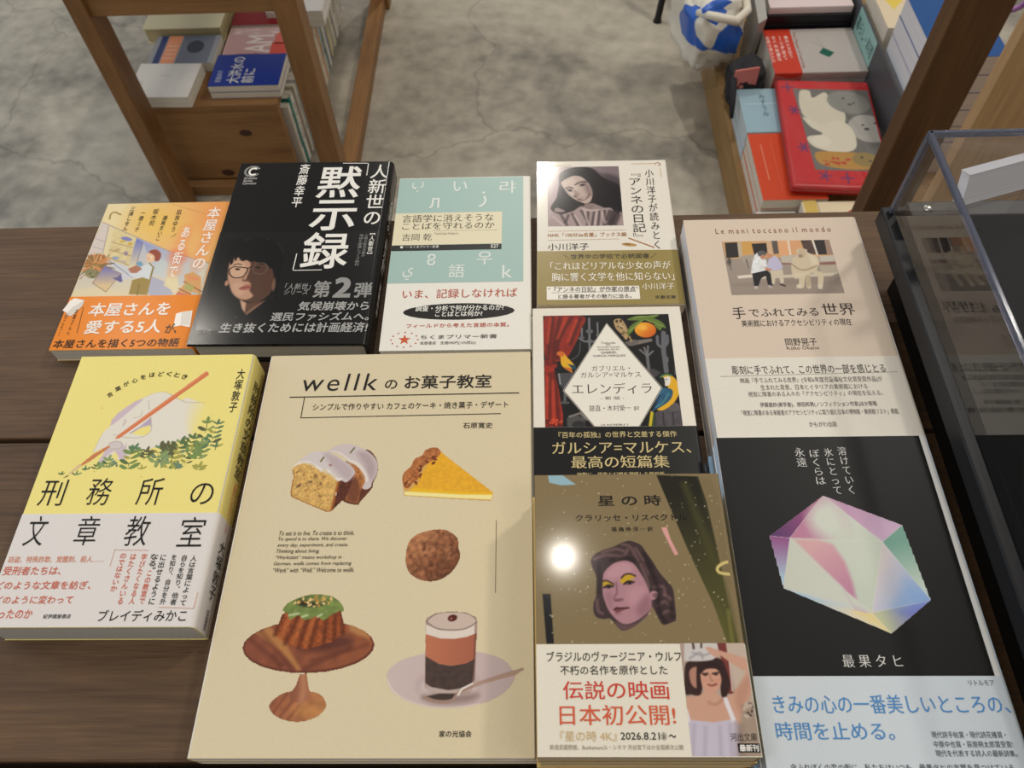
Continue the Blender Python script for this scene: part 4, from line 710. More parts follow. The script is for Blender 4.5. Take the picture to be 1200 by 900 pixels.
# ---------------------------------------------------------------- orange paperback with the bookshop drawing
def orange_book():
    _GX,_GY,_GA,_GZ,_GW,_GH=-0.29691,0.40548,0.00000,0.01250,105.00000,149.00000
    w, h, t = _GW/1000, _GH/1000, _GZ
    b = Book('paperback_book', 'paperback with a drawn bookshop scene and bright orange paper band', w, h, t, _GX-.0022, _GY, T, _GA, rgb=(236, 214, 160), spec=.4, rough=.28, page=(222, 216, 204))
    bt = (-25.9,-24.61)[1]; b.band(bt, (240, 138, 28), .3)
    c = Canvas((-52.2, bt, 50.5, 74.4), .5, fill=gradx(-40, (236, 218, 170), 40, (236, 160, 84)), seed=21)
    c.poly(el(-6.06,51.21,23.42,-0.63,5.21,-20.38), (238, 196, 92), 25, .8); c.poly(el(37.26,23.8,14.79,-0.37,4.32,-19.39), (236, 190, 110), 18, .7); c.line([(1.47,72.81),(31.98,60.56)], .4, (190, 140, 70), .4)
    c.poly([(-51.48,54.02),(-18.33,36.2),(13.27,19.88),(46.54,7.22),(48.1,-29.65),(-59.53,-35.61),(-54.79,-16.34)], gradl((-16.58,29.7), (186, 188, 206), (-11.12,-22.88), (226, 212, 178)), .4)
    c.poly([(-51.48,54.02),(-44.04,49.38),(-40.83,19.4),(-51.69,9.54),(-53.75,12.55)], (216, 204, 196), .5); c.line([(-52.29,35.99),(-43.01,31.9)], .4, (150, 140, 140)); c.line([(-52.63,27.55),(-42.03,23.5)], .4, (150, 140, 140))
    c.poly([(-44.77,49.87),(-39.15,46.56),(-34.82,13.58),(-41.29,19.41)], (230, 214, 170), .5); c.line([(-44.63,49.39),(-40.83,19.4)], .5, (140, 130, 140))
    c.poly([(-39.29,47.04),(-18.16,35.58),(-16.44,4.31),(-36.18,14.35)], (222, 204, 150), .5, tex=(3, .05))
    for a in ([(-36.42,30.97),(-18.21,25.18)], [(-36.52,23.36),(-17.44,16.14)], [(-35.25,15.08),(-16.49,6.5)]): c.line(a, .9, (178, 150, 110), .5)
    for p, q in ((el(-25.93,34.54,4.86,-1.19,0.31,-2.13), (118, 124, 196)), (el(-28.63,31.84,2.54,-0.06,0.43,-1.54), (210, 180, 70)), (el(-21.55,29.06,2.07,-0.05,0.42,-1.53), (206, 170, 60)), (el(-30.56,22.46,2.61,1.38,0.8,-1.44), (190, 160, 120)), (el(-22.18,18.94,1.83,-0.04,0.67,-2.41), (150, 130, 150)), (el(-29.34,14.19,3.19,-0.08,0.51,-1.79), (140, 160, 190)), (el(-22.04,10.31,2.95,-0.07,0.41,-1.48), (190, 176, 170))): c.poly(p, q, .8, .9)
    c.poly([(-18.04,35.11),(-11.22,31.1),(-10.41,2.71),(-16.04,2.84)], gradl((-15.1,32.73), (118, 126, 190), (-13.06,4.23), (226, 210, 170)), .5); c.line([(-11.39,29.57),(-10.58,4.17)], .5, (120, 110, 130))
    c.poly([(-11.22,31.1),(13.46,19.12),(15.69,-7.98),(5.13,-3.44)], gradl((-9.66,29.53), (150, 158, 198), (10.15,-3.55), (206, 208, 208)), .5); c.poly([(3.41,14.15),(13.58,9.47),(13.86,-5.07),(5.13,-1.28)], (198, 206, 206), 1.2, .8)
    c.poly([(-35.96,13.61),(-16.64,5.04),(-8.97,-6.71),(-17.29,-8.66),(-32.24,4.68)], (206, 208, 214), .6); c.line([(-35.64,13.3),(-10.28,-5.96)], .5, (110, 110, 140))
    c.poly([(3.83,-4.85),(16.4,-10.84),(26.13,-23.67),(9.35,-26.08),(4.6,-20.43)], (164, 168, 200), 1.5, .8); c.poly([(-56.11,-19.12),(-31.22,-14.03),(-11.12,-22.88),(-49.03,-27.61)], (230, 214, 172), 3, .7)
    c.poly([(-52.26,9.55),(-50.32,16.19),(-43.22,19.01),(-36.97,15.12),(-35.36,7.68),(-37.71,0.43),(-48.3,2.13)], (192, 140, 76), .8, smooth=True); c.dots([(-52.26,9.55),(-50.78,17.69),(-37.4,16.62),(-34.93,6.2),(-37.71,0.43),(-47.85,0.67)], 80, 1.6, [(210, 132, 74), (162, 112, 52), (132, 118, 60), (226, 170, 110), (190, 90, 50)], .9)
    ct = np.array((-43.64,7.14))
    for k in range(70):
        an = c.rng.rand()*6.283; r0 = 4+c.rng.rand()*6; r1 = r0+3+c.rng.rand()*5; dv = np.array([math.cos(an), math.sin(an)*.95])
        c.line([ct+dv*r0*.6, ct+dv*r1], .9, [(206, 128, 70), (150, 100, 46), (222, 168, 104), (118, 108, 56), (190, 92, 50)][c.rng.randint(5)], .6, .9)
    c.poly([(-48.98,0.69),(-45.36,3.52),(-37.71,0.43),(-38.23,-5.33),(-43.61,-5.93),(-47.08,-3.69)], (140, 132, 92), .8, smooth=True); c.dots([(-48.53,-0.77),(-38.84,0.46),(-40.25,-6),(-46.08,-5.15)], 12, 1.2, [(110, 112, 70), (170, 160, 110)])
    c.poly([(-35.58,6.51),(-20.01,-2.14),(-26.71,-20.03),(-39.86,-11.01)], gradl((-34.5,4.73), (120, 118, 178), (-34.55,-13.96), (222, 196, 148)), .5); c.poly([(-20.01,-2.14),(-22.56,-5.68),(-25.71,-6.33),(-18.35,-10.78),(-16.67,-10.1)], (96, 94, 150), .5); c.line([(-35.58,6.51),(-39.86,-11.01),(-26.71,-20.03),(-20.01,-2.14),(-35.58,6.51)], .5, (140, 104, 90), .4)
    c.poly([(-5.38,4.78),(0.42,8.31),(4.38,3.82),(3.84,-9.14),(-6.74,-6.76),(-12.35,-4.48),(-13.71,-1.57),(-8.5,-0.24)], (214, 220, 224), .6, smooth=True); c.poly([(-8.38,-22.94),(-9.5,-8.84),(-2.48,-6.14),(3.66,-8.42),(2.69,3.86),(3.97,2.37),(4.95,-9.16),(6.07,-23.94)], (158, 132, 58), .6); c.line([(-2.79,-13.25),(-1.6,-23.78)], .8, (118, 96, 44), .6); c.line([(-0.71,8.33),(3.81,3.83),(4.21,-6.29)], 1.0, (128, 104, 50), .5)
    c.poly([(-16.04,2.84),(-10.28,6.36),(-4.79,2.58),(-8.11,-1.69),(-12.59,-1.59)], (176, 112, 84), .6); c.poly([(-11.44,8.59),(-8.65,10.73),(-4.84,6.96),(-7.43,4.1)], (110, 160, 186), .6)
    c.poly(el(-0.98,14.55,3.86,-0.09,1.47,-5.66), (234, 196, 158), .6); c.poly([(-4.2,19.55),(-3.08,21.78),(1.3,22.43),(6.09,17.81),(6.44,11.11),(3.23,10.45),(1.33,15.68),(-2.22,18.46)], (150, 66, 40), .6, smooth=True); c.poly(el(-2.29,13.54,0.79,-0.02,0.23,-0.9), (226, 120, 90), 1, .8); c.poly(el(-1.13,14.26,1.02,-0.02,0.31,-1.19), (250, 240, 232), .6, .6)
    c.poly([(16.05,-9.41),(20.59,-0.91),(27.12,-9.66),(27.64,-20.93),(16.36,-15.08)], (232, 216, 170), 1.5, .8); c.poly([(16.28,16.81),(41.26,5.88),(41.5,-9.98),(28.48,-15.35)], (190, 196, 206), 2, .6)
    c.poly([(29.64,-4),(36.2,-1.27),(43.62,-7.18),(47.79,-28.27),(26.05,-27.81),(32.22,-12.61)], (214, 158, 92), .6); c.line([(31.33,-11.17),(46.78,-21.34)], 1.2, (166, 100, 50), .5); c.line([(29.16,-18.17),(46.71,-28.25)], 1.2, (166, 100, 50), .5); c.poly([(33.32,-12.63),(40.03,-15.6),(39.68,-21.19),(32.45,-18.24)], (168, 170, 92), .8, .9); c.poly([(28.74,-20.95),(37.05,-23.91),(35.84,-28.02),(27.9,-26.48)], (210, 110, 96), .8, .9); c.poly([(39.68,-21.19),(46.32,-24.1),(45.31,-26.84),(39.55,-25.34)], (176, 196, 206), .8, .9); c.poly([(31.65,-5.48),(41.96,-7.14),(41.66,-10.69),(33.43,-8.38)], (226, 140, 84), .8, .9)
    c.line([(-51.48,54.02),(-18.33,36.2),(13.27,19.88),(46.54,7.22)], .4, (130, 110, 110), .4)
    c.line([(-46.27,57.08),(-46.82,62.25),(-44.35,64.77),(-38.4,61.69)], 1.3, (150, 124, 50), .6, 1, True); c.line([(9.9,35.94),(11.95,36.97),(12.62,38.96)], .9, (150, 120, 50), .5)
    c.line([(38.41,66.05),(38.58,43.73),(38.27,19.26),(37.67,4.5)], 9, (240, 150, 96), 7, .6); c.line([(20.01,44.22),(20.04,15.23),(21.71,-0.93)], 9, (240, 150, 96), 7, .6); c.poly(el(20.22,14.48,7.92,-0.19,1.78,-7.42), (226, 110, 84), 7, .5, seta=False)
    b.pic(c)
    W = (250, 244, 236)
    b.txt('本屋さんの', (33.54,1.47,44.07,68.15), W, .012, vert=True); b.txt('ある街で', (16.74,-6.46,23.84,46.62), W, .012, vert=True)
    for s, bx in (('凪良ゆう', (7.38,41.3,11.6,65.85)), ('瀬尾まいこ', (-2.42,32.25,1.34,59.63)), ('坂木司', (-12.37,48.46,-7.68,67.58)), ('一穂ミチ', (-22.05,42.1,-18.42,63.47)), ('三浦しをん', (-32.21,43.56,-28.16,70.21))): b.txt(s, bx, (40, 36, 30), .006, vert=True)
    b.txt('本屋さんを', (-33.75,-44.07,27.52,-31.25), W, .02); b.txt('愛する5人', (-31.53,-60.33,25.1,-47.77), W, .02); b.txt('が、', (28.46,-60.76,37.25,-51.89), (30, 24, 20), .012); b.txt('本屋さんを描く5つの物語', (-50.82,-72.84,41.63,-65.01), (30, 24, 20), .012)
    b.txt('本屋さんへ', (-44.16,-61.13,-42.04,-36.52), (52, 36, 24), .006, vert=True); b.txt('行こう!', (-50.88,-61.62,-48.55,-41.04), (52, 36, 24), .006, vert=True); b.rule([(-39.1,-35.28), (-36.63,-58.85)], .4, (60, 40, 24))
    b.poly([(-51.25,-28.39),(-48.58,-26.05),(-41.5,-28.11),(-42.86,-37.09),(-46.88,-42.15),(-54.27,-37.8)], W); b.poly([(-47.61,-35.11),(-40.12,-27.67),(-40.41,-34.08),(-45.57,-43.34),(-50.65,-42.08)], (222, 216, 206), .0002); b.poly([(32.83,-42.58),(36.91,-41.04),(44.59,-39.8),(46.35,-55.45),(39.55,-53.73),(33.94,-54.76)], W); b.poly([(37.02,-41.51),(43.76,-40.25),(44.9,-53.15),(38.65,-53.03)], (226, 220, 210), .0002)
    b.done()
orange_book()

# ---------------------------------------------------------------- black book with the bespectacled man
def black_book():
    _GX,_GY,_GA,_GZ,_GW,_GH=-0.18174,0.42104,-0.70000,0.02120,128.00000,188.00000
    w, h, t = _GW/1000, _GH/1000, _GZ
    b = Book('hardcover_book', 'glossy black hardcover with a photo of a bespectacled man and big white title', w, h, t, _GX, _GY, T, _GA, hard=True, rgb=(13, 13, 14), rough=.17, spec=.4, r=.004, page=(206, 200, 186))
    b.band((-6.77,14.59)[1], (17, 17, 18), .2); W = (240, 238, 232); G = (150, 150, 148)
    c = Canvas((-60.58,-81.88,-8.71,7.12), .45, fill=(17, 17, 18), seed=31)
    c.poly([(-49.02,-18.67),(-54.2,-7.03),(-51.81,2.38),(-45.92,8.28),(-33.72,9.92),(-22.16,5.57),(-11.53,-4.04),(-5.33,-19.16),(-5.51,-32.68),(-7.79,-43.68),(-10.38,-48),(-13.73,-39.24),(-12.4,-32.61),(-19.71,-16.71),(-33.72,-16.55)], (9, 9, 9), 2.5, smooth=True)
    c.line([(-42.73,5.84),(-31.81,9.29),(-24.18,6.79)], 1.2, (58, 56, 54), 1.5, .7, True); c.line([(-16.15,1.92),(-10.02,-7.57),(-5.33,-19.16)], 1.2, (50, 48, 46), 1.5, .6, True)
    c.poly([(-50.27,-12.9),(-46.61,-9.46),(-34.43,-13.08),(-23.44,-15.52),(-17.1,-21.31),(-12.62,-33.72),(-12.49,-45.81),(-16.34,-52.26),(-22.25,-56.48),(-30.18,-54.81),(-35.82,-52.08),(-41.12,-47.18),(-45.04,-38.93),(-48.28,-30.01)], (84, 56, 44), .6, smooth=True)
    c.poly([(-49.58,-14.06),(-44.72,-10.06),(-35.83,-14.8),(-33.03,-19.99),(-33.15,-27.92),(-33.5,-34.62),(-29.37,-37.98),(-28.89,-44.57),(-25.24,-50.02),(-29.62,-53.43),(-35.82,-52.08),(-41.4,-46.63),(-45.3,-38.93),(-48.21,-31.13)], (190, 148, 122), 1.6, smooth=True)
    c.poly([(-47.27,-18.69),(-40.74,-16.47),(-36.05,-22.23),(-36.15,-30.13),(-43.47,-32.29),(-47.04,-27.77)], (214, 176, 148), 2.5, .7, smooth=True); c.poly([(-42.89,-38.95),(-36.48,-36.81),(-32.08,-45.63),(-35.43,-49.93),(-40.38,-46.64)], (204, 164, 138), 3, .7, smooth=True)
    c.poly(el(-47.65,-37.58,1.43,-0.47,0.03,-2.56), (182, 132, 108), .8); c.poly([(-34.87,-53.38),(-29,-56.42),(-22.25,-56.48),(-15.93,-54.4),(-18.46,-58.64),(-27.44,-68.03),(-31.05,-62.76)], (92, 62, 48), 1.2); c.poly([(-34.7,-53.38),(-29,-56.42),(-28.53,-62.79),(-27.97,-67.51),(-31.43,-61.71)], (196, 154, 128), 1.4)
    c.poly([(-23.08,-60.72),(-15.08,-54.41),(-18.46,-58.64),(-26.57,-68.25),(-27.66,-66.99)], (150, 112, 90), 1.5, .8)
    c.poly([(-49.02,-18.67),(-52.43,-7.05),(-48.88,1.15),(-38.01,4.58),(-24.82,0.84),(-16.42,-10.98),(-13.41,-22.48),(-16.68,-23.58),(-21.9,-18.97),(-26.26,-18.92),(-30.33,-16.01),(-33.72,-16.55),(-37.59,-14.78),(-40.93,-15.54),(-44.35,-11.81),(-45.81,-15.26),(-47.88,-11.77),(-47.51,-17.54)], (10, 9, 9), .8, smooth=True)
    for a in ([(-46.61,-9.46),(-45.94,-14.68)], [(-41.95,-10.68),(-39.22,-15.33)], [(-37.54,-10.73),(-34.28,-15.97)], [(-48.13,-10.6),(-47.69,-17.54)]): c.line(a, 1, (20, 18, 17), .8)
    c.line([(-46.14,-19.84),(-43.37,-18.5),(-40.14,-19.34)], .9, (60, 40, 32), .8, .9, True); c.poly(el(-42.23,-23.87,1.96,-0.24,0.15,-1.02), (54, 36, 30), .8); c.poly(el(-26.9,-22.34,1.79,-0.41,0.06,-0.89), (30, 22, 20), .8)
    c.line([(-48.65,-24.37),(-45.77,-21.56),(-37.8,-22.21),(-34.77,-23.38),(-34.88,-27.9),(-37.53,-31.8),(-43.51,-32.07),(-47.35,-28.33),(-48.65,-24.37)], .9, (22, 18, 18), .45, 1, True); c.line([(-34.77,-23.38),(-31.09,-20.92)], .9, (22, 18, 18), .4); c.line([(-30.82,-22.29),(-29,-18.32),(-23.87,-17.81),(-20.26,-20.7),(-19.93,-24.68),(-22.64,-28.59),(-27.95,-27.97),(-30.48,-24),(-30.82,-22.29)], .8, (104, 88, 78), .5, .9, True)
    c.line([(-35.12,-26.77),(-36.08,-34.6),(-33.31,-35.51),(-30.91,-34.65)], 1.0, (120, 82, 64), 1, .8, True); c.poly(el(-34.14,-34.84,1.9,-0.02,0.16,-0.78), (110, 70, 54), .8, .8); c.poly([(-36.99,-42.53),(-33.33,-39.6),(-29.58,-39.08),(-28.48,-42.39),(-32.31,-44.54),(-35.84,-43.96)], (168, 100, 86), .8, smooth=True); c.line([(-36.99,-42.53),(-32.87,-41.8),(-28.83,-41.51)], .7, (92, 48, 40), .5, .9, True)
    c.poly([(-12.4,-32.61),(-10.3,-39.27),(-10.79,-45.83),(-12.89,-41.44)], (150, 112, 92), 1, .7, smooth=True)
    c.poly([(-59.59,-80.17),(-58.14,-68.84),(-40.83,-56.32),(-34.7,-53.38),(-31.27,-61.71),(-26.5,-68.56),(-18.36,-59.17),(-12.96,-52.29),(-3.54,-57.7),(6.03,-69.33),(8.01,-80.63)], (9, 9, 10), .8); c.line([(-33.98,-54.78),(-31.43,-61.71),(-26.57,-68.25)], .7, (46, 44, 44), .6, .8)
    c.poly(el(-33.72,-69.86,0.25,-0,0.07,-0.31), (200, 200, 200), .4)
    b.pic(c)
    b.txt('人新世の', (46.53,21.66,60.9,89.86), W, .01, vert=True)
    for ch, bx in (('黙', (4.69,51.51,39.66,88.26)), ('示', (4.42,15.66,40.46,48.89)), ('録', (3.9,-24.05,39.9,13.39))): b.txt(ch, bx, W, .016)
    b.rule([(22.3,92.19), (43.33,91.78), (43.52,77.55)], .7, W); b.rule([(0.29,-9.03), (0.16,-25.52), (21.7,-25.31)], .7, W)
    b.txt('斎藤幸平', (-13.4,41.27,-4.94,91.62), W, .012, vert=True)
    b.txt('C', (-55.86,78.57,-49.22,88.31), W, .03)
    for k in range(22):
        a = k/22*6.283; b.rule([(np.array((-52.7,83.71))+np.array([math.cos(a), math.sin(a)])*5.2), (np.array((-52.7,83.71))+np.array([math.cos(a), math.sin(a)])*6.6)], .5, W, own=False) if not (-.5 < math.sin(a) < .5 and math.cos(a) > 0) else None
    for s, bx in (('Shueisha', (-57.82,74.29,-47.12,76.79)), ('Series', (-57.96,71.33,-50.15,73.88)), ('Common', (-58.05,68.11,-46.7,70.86))): b.txt(s, bx, (200, 198, 194), .01)
    b.txt('【人新世】', (54.17,-9.55,58.18,11.66), W, .012, vert=True); b.txt('人類の経済活動が', (50.19,-12.53,52.94,10.98), G, vert=True); b.txt('地球を破壊しつくす時代', (46.14,-21.74,49.37,10.91), G, vert=True)
    b.txt('「人新世」', (-2.89,-44.35,16.35,-38.4), G, .008, shear=.1); b.txt('シリーズ', (-2.54,-49.12,15.53,-43.87), G, .012, shear=.1)
    b.txt('第', (18.68,-52.16,31.29,-35.96), G, .03); b.txt('2', (33.65,-52.32,46.7,-32.82), G, .05); b.txt('弾', (49.27,-52.42,62.3,-37.8), G, .03)
    b.txt('気候崩壊から', (10.1,-64.13,61.86,-55.69), (176, 176, 174), .02, shear=.1); b.txt('選民ファシズムへ。', (-8.44,-73.55,63.04,-65.59), (176, 176, 174), .02, shear=.1); b.txt('生き抜くためには計画経済!', (-43.4,-83.93,63.17,-74.88), (176, 176, 174), .02, shear=.1)
    b.txt('集英社', (-58.89,-84.43,-48.85,-80.84), (110, 110, 108), .008)
    b.spine_txt('人新世の「黙示録」', (5, -20, 15, 60), W, .012, .0011); b.spine_txt('斎藤幸平', (7, -62, 13, -30), W, .01, .0011)
    b.done()
black_book()

# ---------------------------------------------------------------- pale teal paperback with scattered letters
def teal_book():
    _GX,_GY,_GA,_GZ,_GW,_GH=-0.05675,0.40921,-0.01000,0.01840,107.00000,174.00000
    w, h = _GW/1000, _GH/1000; t = _GZ/2
    stack_below(1, 'paperback_book', 'white slim paperback, %s of two, under the pale teal cover with letters', 'pale teal paperbacks', w, h, t, _GX, _GY, _GA, rgb=(232, 230, 222), page=(224, 218, 204))
    b = Book('paperback_book', 'pale teal and white paperback with scattered foreign letters and a black oval', w, h, t-.0001, _GX, _GY, T+t+.0001, _GA, rgb=(236, 233, 224), rough=.38, page=(224, 218, 204), group='pale teal paperbacks')
    TL = (166, 194, 188); x0 = -w*500+.1; xr = (47.62,29.21)[0]
    b.rect((x0, (-3.61,-25.4)[1], xr, h*500-.6), TL)
    yb = (-5.13,6.8)[1]; b.rect((x0, (-10.44,12.79)[1], (31.01,29.65)[0], (-12.21,46.91)[1]), (230, 221, 190), .00018); b.rect((x0, yb, (30.97,9.06)[0], (-10.43,12.56)[1]), (40, 42, 42), .00018)
    W = (240, 240, 232)
    for s, bx in (('ب', (-42.62,70.35,-33.37,82.75)), ('い', (-9.04,70.63,2.34,82.19)), ('랴', (28.52,67.52,41.79,81.75)), ('л', (-27.28,52.14,-19.23,63.44)), ('ز', (12.15,51.97,18.3,69.79)), ('ខ', (-25.01,-8.44,-18.78,3.09)), ('우', (12.49,-8.67,24.52,4.7)), ('ي', (-42.8,-22.66,-34.76,-10.39)), ('語', (-8.24,-21.1,3.74,-7.59)), ('k', (31.87,-21.99,39.38,-9.29))):
        b.txt(s, bx, (222, 230, 224), .01)
    D = (50, 46, 42)
    b.txt('言語学に消えそうな', (-47.48,36.88,24.38,44.94), D, .004, .012); b.txt('ことばを守れるのか', (-47.14,28.89,25.24,36.36), D, .004, .012); b.rule([(-23.1,27.34), (27.84,26.94)], .25, (120, 110, 96)); b.txt('吉岡 乾', (-46.15,17.31,-22.96,24.54), D, 0, .012); b.txt('Yoshioka Noboru', (-21.49,23.12,-2.62,25.41), (110, 104, 96))
    b.txt('■──ちくまプリマー新書', (-46.64,9.39,-17.12,12.05), W, .004); b.txt('527', (22.81,8.36,28.75,12.04), W, .012)
    RD = (186, 72, 52)
    b.txt('いま、記録しなければ', (-41.05,-40.22,43.16,-31.67), RD, .006, .014)
    b.poly(el(0.99,-52.83,40.41,0.27,0.46,-7.56), (34, 32, 32)); b.txt('調査・分析で何が分かるのか?', (-30.49,-52.41,33.47,-47.05), W, .016); b.txt('ことばとは何か?', (-15.95,-57.48,18.13,-52.58), W, .016)
    b.txt('フィールドから考えた言語の本質。', (-35.9,-67.33,37.44,-63.45), RD, .008)
    cx = np.array((-36.32,-77.55)); st = []
    for k in range(10):
        a = math.pi/2+k*math.pi/5; st.append(cx+np.array([math.cos(a), math.sin(a)])*(4.6 if k % 2 == 0 else 1.9))
    b.poly(st, (206, 96, 60))
    for k in range(12):
        a = k/12*6.283; p = cx+np.array([math.cos(a)*9.5, math.sin(a)*6.5]); b.poly([p+np.array(q) for q in ((-.5, -.5), (.5, -.5), (.5, .5), (-.5, .5))], (186, 72, 52), own=False)
    b.txt('ちくまプリマー新書', (-25.06,-77.37,29.05,-73.76), D, .004); b.txt('筑摩書房　定価990円(10%税込)', (-25,-82.69,14.28,-79.41), (80, 76, 72))
    b.done()
teal_book()

# ---------------------------------------------------------------- small paperback with a monochrome portrait
def diary_book():
    _GX,_GY,_GA,_GZ,_GW,_GH=0.05459,0.43607,-0.47000,0.01860,106.00000,152.00000
    w, h = _GW/1000, _GH/1000; t = _GZ/2
    stack_below(1, 'paperback_book', 'small cream paperback, %s of two, under the one with a monochrome portrait', 'small paperbacks with portrait photo', w, h, t, _GX, _GY, _GA, rgb=(226, 214, 190), page=(222, 205, 176))
    b = Book('paperback_book', 'small cream paperback with a monochrome portrait of a dark-haired girl and olive band', w, h, t-.0001, _GX, _GY, T+t+.0001, _GA, rgb=(236, 230, 218), spec=.5, rough=.12, page=(222, 205, 176), group='small paperbacks with portrait photo')
    b.band((2.11,-23.67)[1], (150, 132, 72), .32)
    c = Canvas(((-44.51,39.95)[0], (-19.93,2.47)[1], (13.84,38.71)[0], (-17.78,69.33)[1]), .42, fill=gradl((-42.99,39.91), (176, 158, 160), (6.34,56.38), (128, 112, 116)), seed=41)
    DK = (25, 20, 23)
    c.poly([(-34.91,50.21),(-35.06,59.09),(-30.3,65.27),(-22.78,68.27),(-14.07,68.97),(-6.74,66.08),(-0.92,58.32),(3.8,54.66),(9.71,50.99),(13.61,44.78),(13.7,16.74),(4.33,18.59),(-0.25,22.02),(-7.24,25.52),(-10.42,20.55),(-15.72,22.32),(-20.59,19.08),(-26.58,17.53),(-33.76,15.18),(-39.07,17.36),(-42,21.17),(-41.35,25.36),(-37.64,32.92),(-35.98,41.5)], DK, 1.2, smooth=True)
    c.poly([(-6.76,65.63),(-2.03,61.03),(6.53,59.94),(13.63,55.32),(14.37,47.38),(6.06,51.08)], (62, 52, 58), 5, .8, smooth=True); c.line([(-33.5,59.95),(-25.34,65.16),(-16.64,66.31)], 2, (70, 60, 66), 2, .6, True)
    c.poly([(-33.68,50.63),(-28.66,55.83),(-23.04,58.82),(-16.94,57.34),(-11.66,50.58),(-8.97,41.79),(-8.95,34.9),(-10.69,28.97),(-14.37,26.67),(-17.9,28.27),(-23.2,31.77),(-27.89,37.01),(-30.78,43.12)], (188, 168, 158), .9, smooth=True)
    c.poly([(-32.46,50.16),(-28.08,54.48),(-23.13,55.7),(-20.29,48.14),(-19.95,39.43),(-22.53,34.32),(-27.24,38.72),(-30.15,43.98)], (208, 190, 178), 3, .8, smooth=True); c.poly([(-14.62,53.3),(-10.04,45.29),(-9.21,35.76),(-12.76,37.55),(-14.9,45.4)], (128, 108, 106), 4, .8, smooth=True)
    c.line([(-29.66,44.41),(-27.07,45.66),(-24.07,44.03)], 1.3, (70, 56, 58), .8, .9, True); c.poly(el(-26.67,41.99,2.24,-0.73,-0.27,-1.52), (96, 78, 78), 1.2, .9); c.poly(el(-26.44,41.82,0.85,-0.02,-0.03,-1.04), (30, 24, 28), .6); c.line([(-22.12,48.18),(-17.75,51.42),(-12.86,51.32)], 1.4, (64, 50, 52), .8, .9, True); c.poly(el(-16.33,48.05,2.54,0.58,0.15,-1.73), (92, 74, 74), 1.2, .9); c.poly(el(-16.34,47.88,0.91,-0.02,-0.04,-1.14), (28, 22, 26), .6)
    c.poly([(-22.91,42.09),(-19.95,39.43),(-18.86,35.96),(-21.92,34.31),(-23.08,36.05)], (150, 128, 122), 1.5, .8, smooth=True); c.poly(el(-22.51,34.75,1.34,-0.73,-0.28,-0.96), (92, 70, 70), 1.2, .8); c.poly([(-21.37,32.59),(-16.53,33.34),(-12.83,35.83),(-10.28,39.22),(-11.05,34.94),(-14.82,30.75),(-19.04,30.16)], (120, 88, 88), 1.2, .9, smooth=True); c.poly([(-19.58,32.21),(-15.95,32.82),(-12.22,35.82),(-15.39,31.44)], (216, 202, 192), .8, .9)
    c.poly([(-15.6,25.68),(-10.75,27.27),(-6.04,25.49),(-6.26,20.46),(-11.08,18.89),(-15.75,21.49)], (150, 130, 126), 1.2, .9, smooth=True)
    c.poly([(-44.87,2.93),(-42.74,9.58),(-39.09,16.11),(-33.76,15.18),(-25.37,18.34),(-18.04,24.05),(-13.4,20.6),(-6.3,19.63),(2.13,21.97),(6.2,20.22),(9.96,13.51),(12.57,17.6),(11.62,1.9)], (168, 148, 146), 1.5, smooth=True)
    for a, k in (([(-18.21,19.03),(-14.42,9.05)], 1), ([(-12.93,17.26),(-14.07,2.53)], 1), ([(-8.19,17.17),(-10.56,2.46)], 1), ([(-4,17.92),(-5.89,2.38)], 1), ([(0.18,18.67),(-1.17,3.1)], 1), ([(-25.44,15.85),(-21.1,2.66)], 1), ([(-34.36,15.19),(-29.88,3.63)], 1), ([(-28.44,14.25),(-31,6.09)], 1), ([(3.74,18.6),(0.87,8.76)], 1), ([(7.6,13.56),(3.46,2.21)], 1)): c.line(a, 2.0, (70, 58, 62), 1.6, .8)
    for a in ([(-16.97,20.67),(-11.08,18.89),(-5.11,19.61)], [(-15.86,18.15),(-12.87,3.32)], [(-6.41,17.14),(-8.16,4.04)], [(-2.27,17.06),(-0.47,5.52)], [(-40.33,12.82),(-32.81,3.68)], [(-23.7,14.16),(-18.76,2.61)]): c.line(a, 1.6, (208, 190, 184), 1.4, .7)
    c.poly([(-0,3.08),(4.33,18.59),(10.35,20.14),(12.32,13.47),(8.12,1.96)], (52, 42, 46), 3, .8); c.poly([(-39.63,20.28),(-37.2,22.75),(-31.3,19.29),(-32.52,17.64),(-37.88,17.75)], (170, 150, 148), 1.5, .9, smooth=True)
    b.pic(c)
    b.txt('小川洋子が読みとく', (34.6,-22.33,41.46,64.8), INK, .002, .012, True); b.txt('『アンネの日記』', (20.63,-9.4,30.8,59.73), INK, .002, .012, True)
    BR = (168, 112, 62); b.txt('NHK「100分de名著」ブックス編', (-44.78,-9.13,15.35,-4.7), BR, .006); b.rule([(-44.6,-2.87), (14.98,-2.42)], .2, BR); b.rule([(-44.69,-12.32), (9.59,-11.76)], .2, BR); b.txt('小川洋子', (-44.94,-22.54,-13.8,-15.66), INK, 0, .01)
    b.rule([(17.16,-11.14), (35.1,-20.73)], 1.0, (176, 120, 72)); b.poly(el(16.87,-17.65,5.64,-0.77,-0.22,-1.65), (190, 150, 92)); b.poly(el(15.4,-17.26,2.42,-0.33,-0.1,-0.74), (150, 112, 62), .0002)
    for cx, sg in (((-46.82,69.67), 1), ((46.49,70.29), -1)):
        q = np.array(cx)
        for k in range(9): a = k*.7; b.rule([q+np.array([math.cos(a)*1.2*k*.3*sg, -math.sin(a)*.4*k]), q+np.array([math.cos(a+.6)*1.2*k*.3*sg, -math.sin(a+.6)*.4*k])], .5, BR, own=False)
        b.rule([q+np.array([3*sg, 1.5]), q+np.array([22*sg, 1.5])], .35, (196, 164, 104)); b.rule([q+np.array([-1*sg, -4]), q+np.array([-1*sg, -14])], .35, (196, 164, 104))
    W = (242, 236, 222)
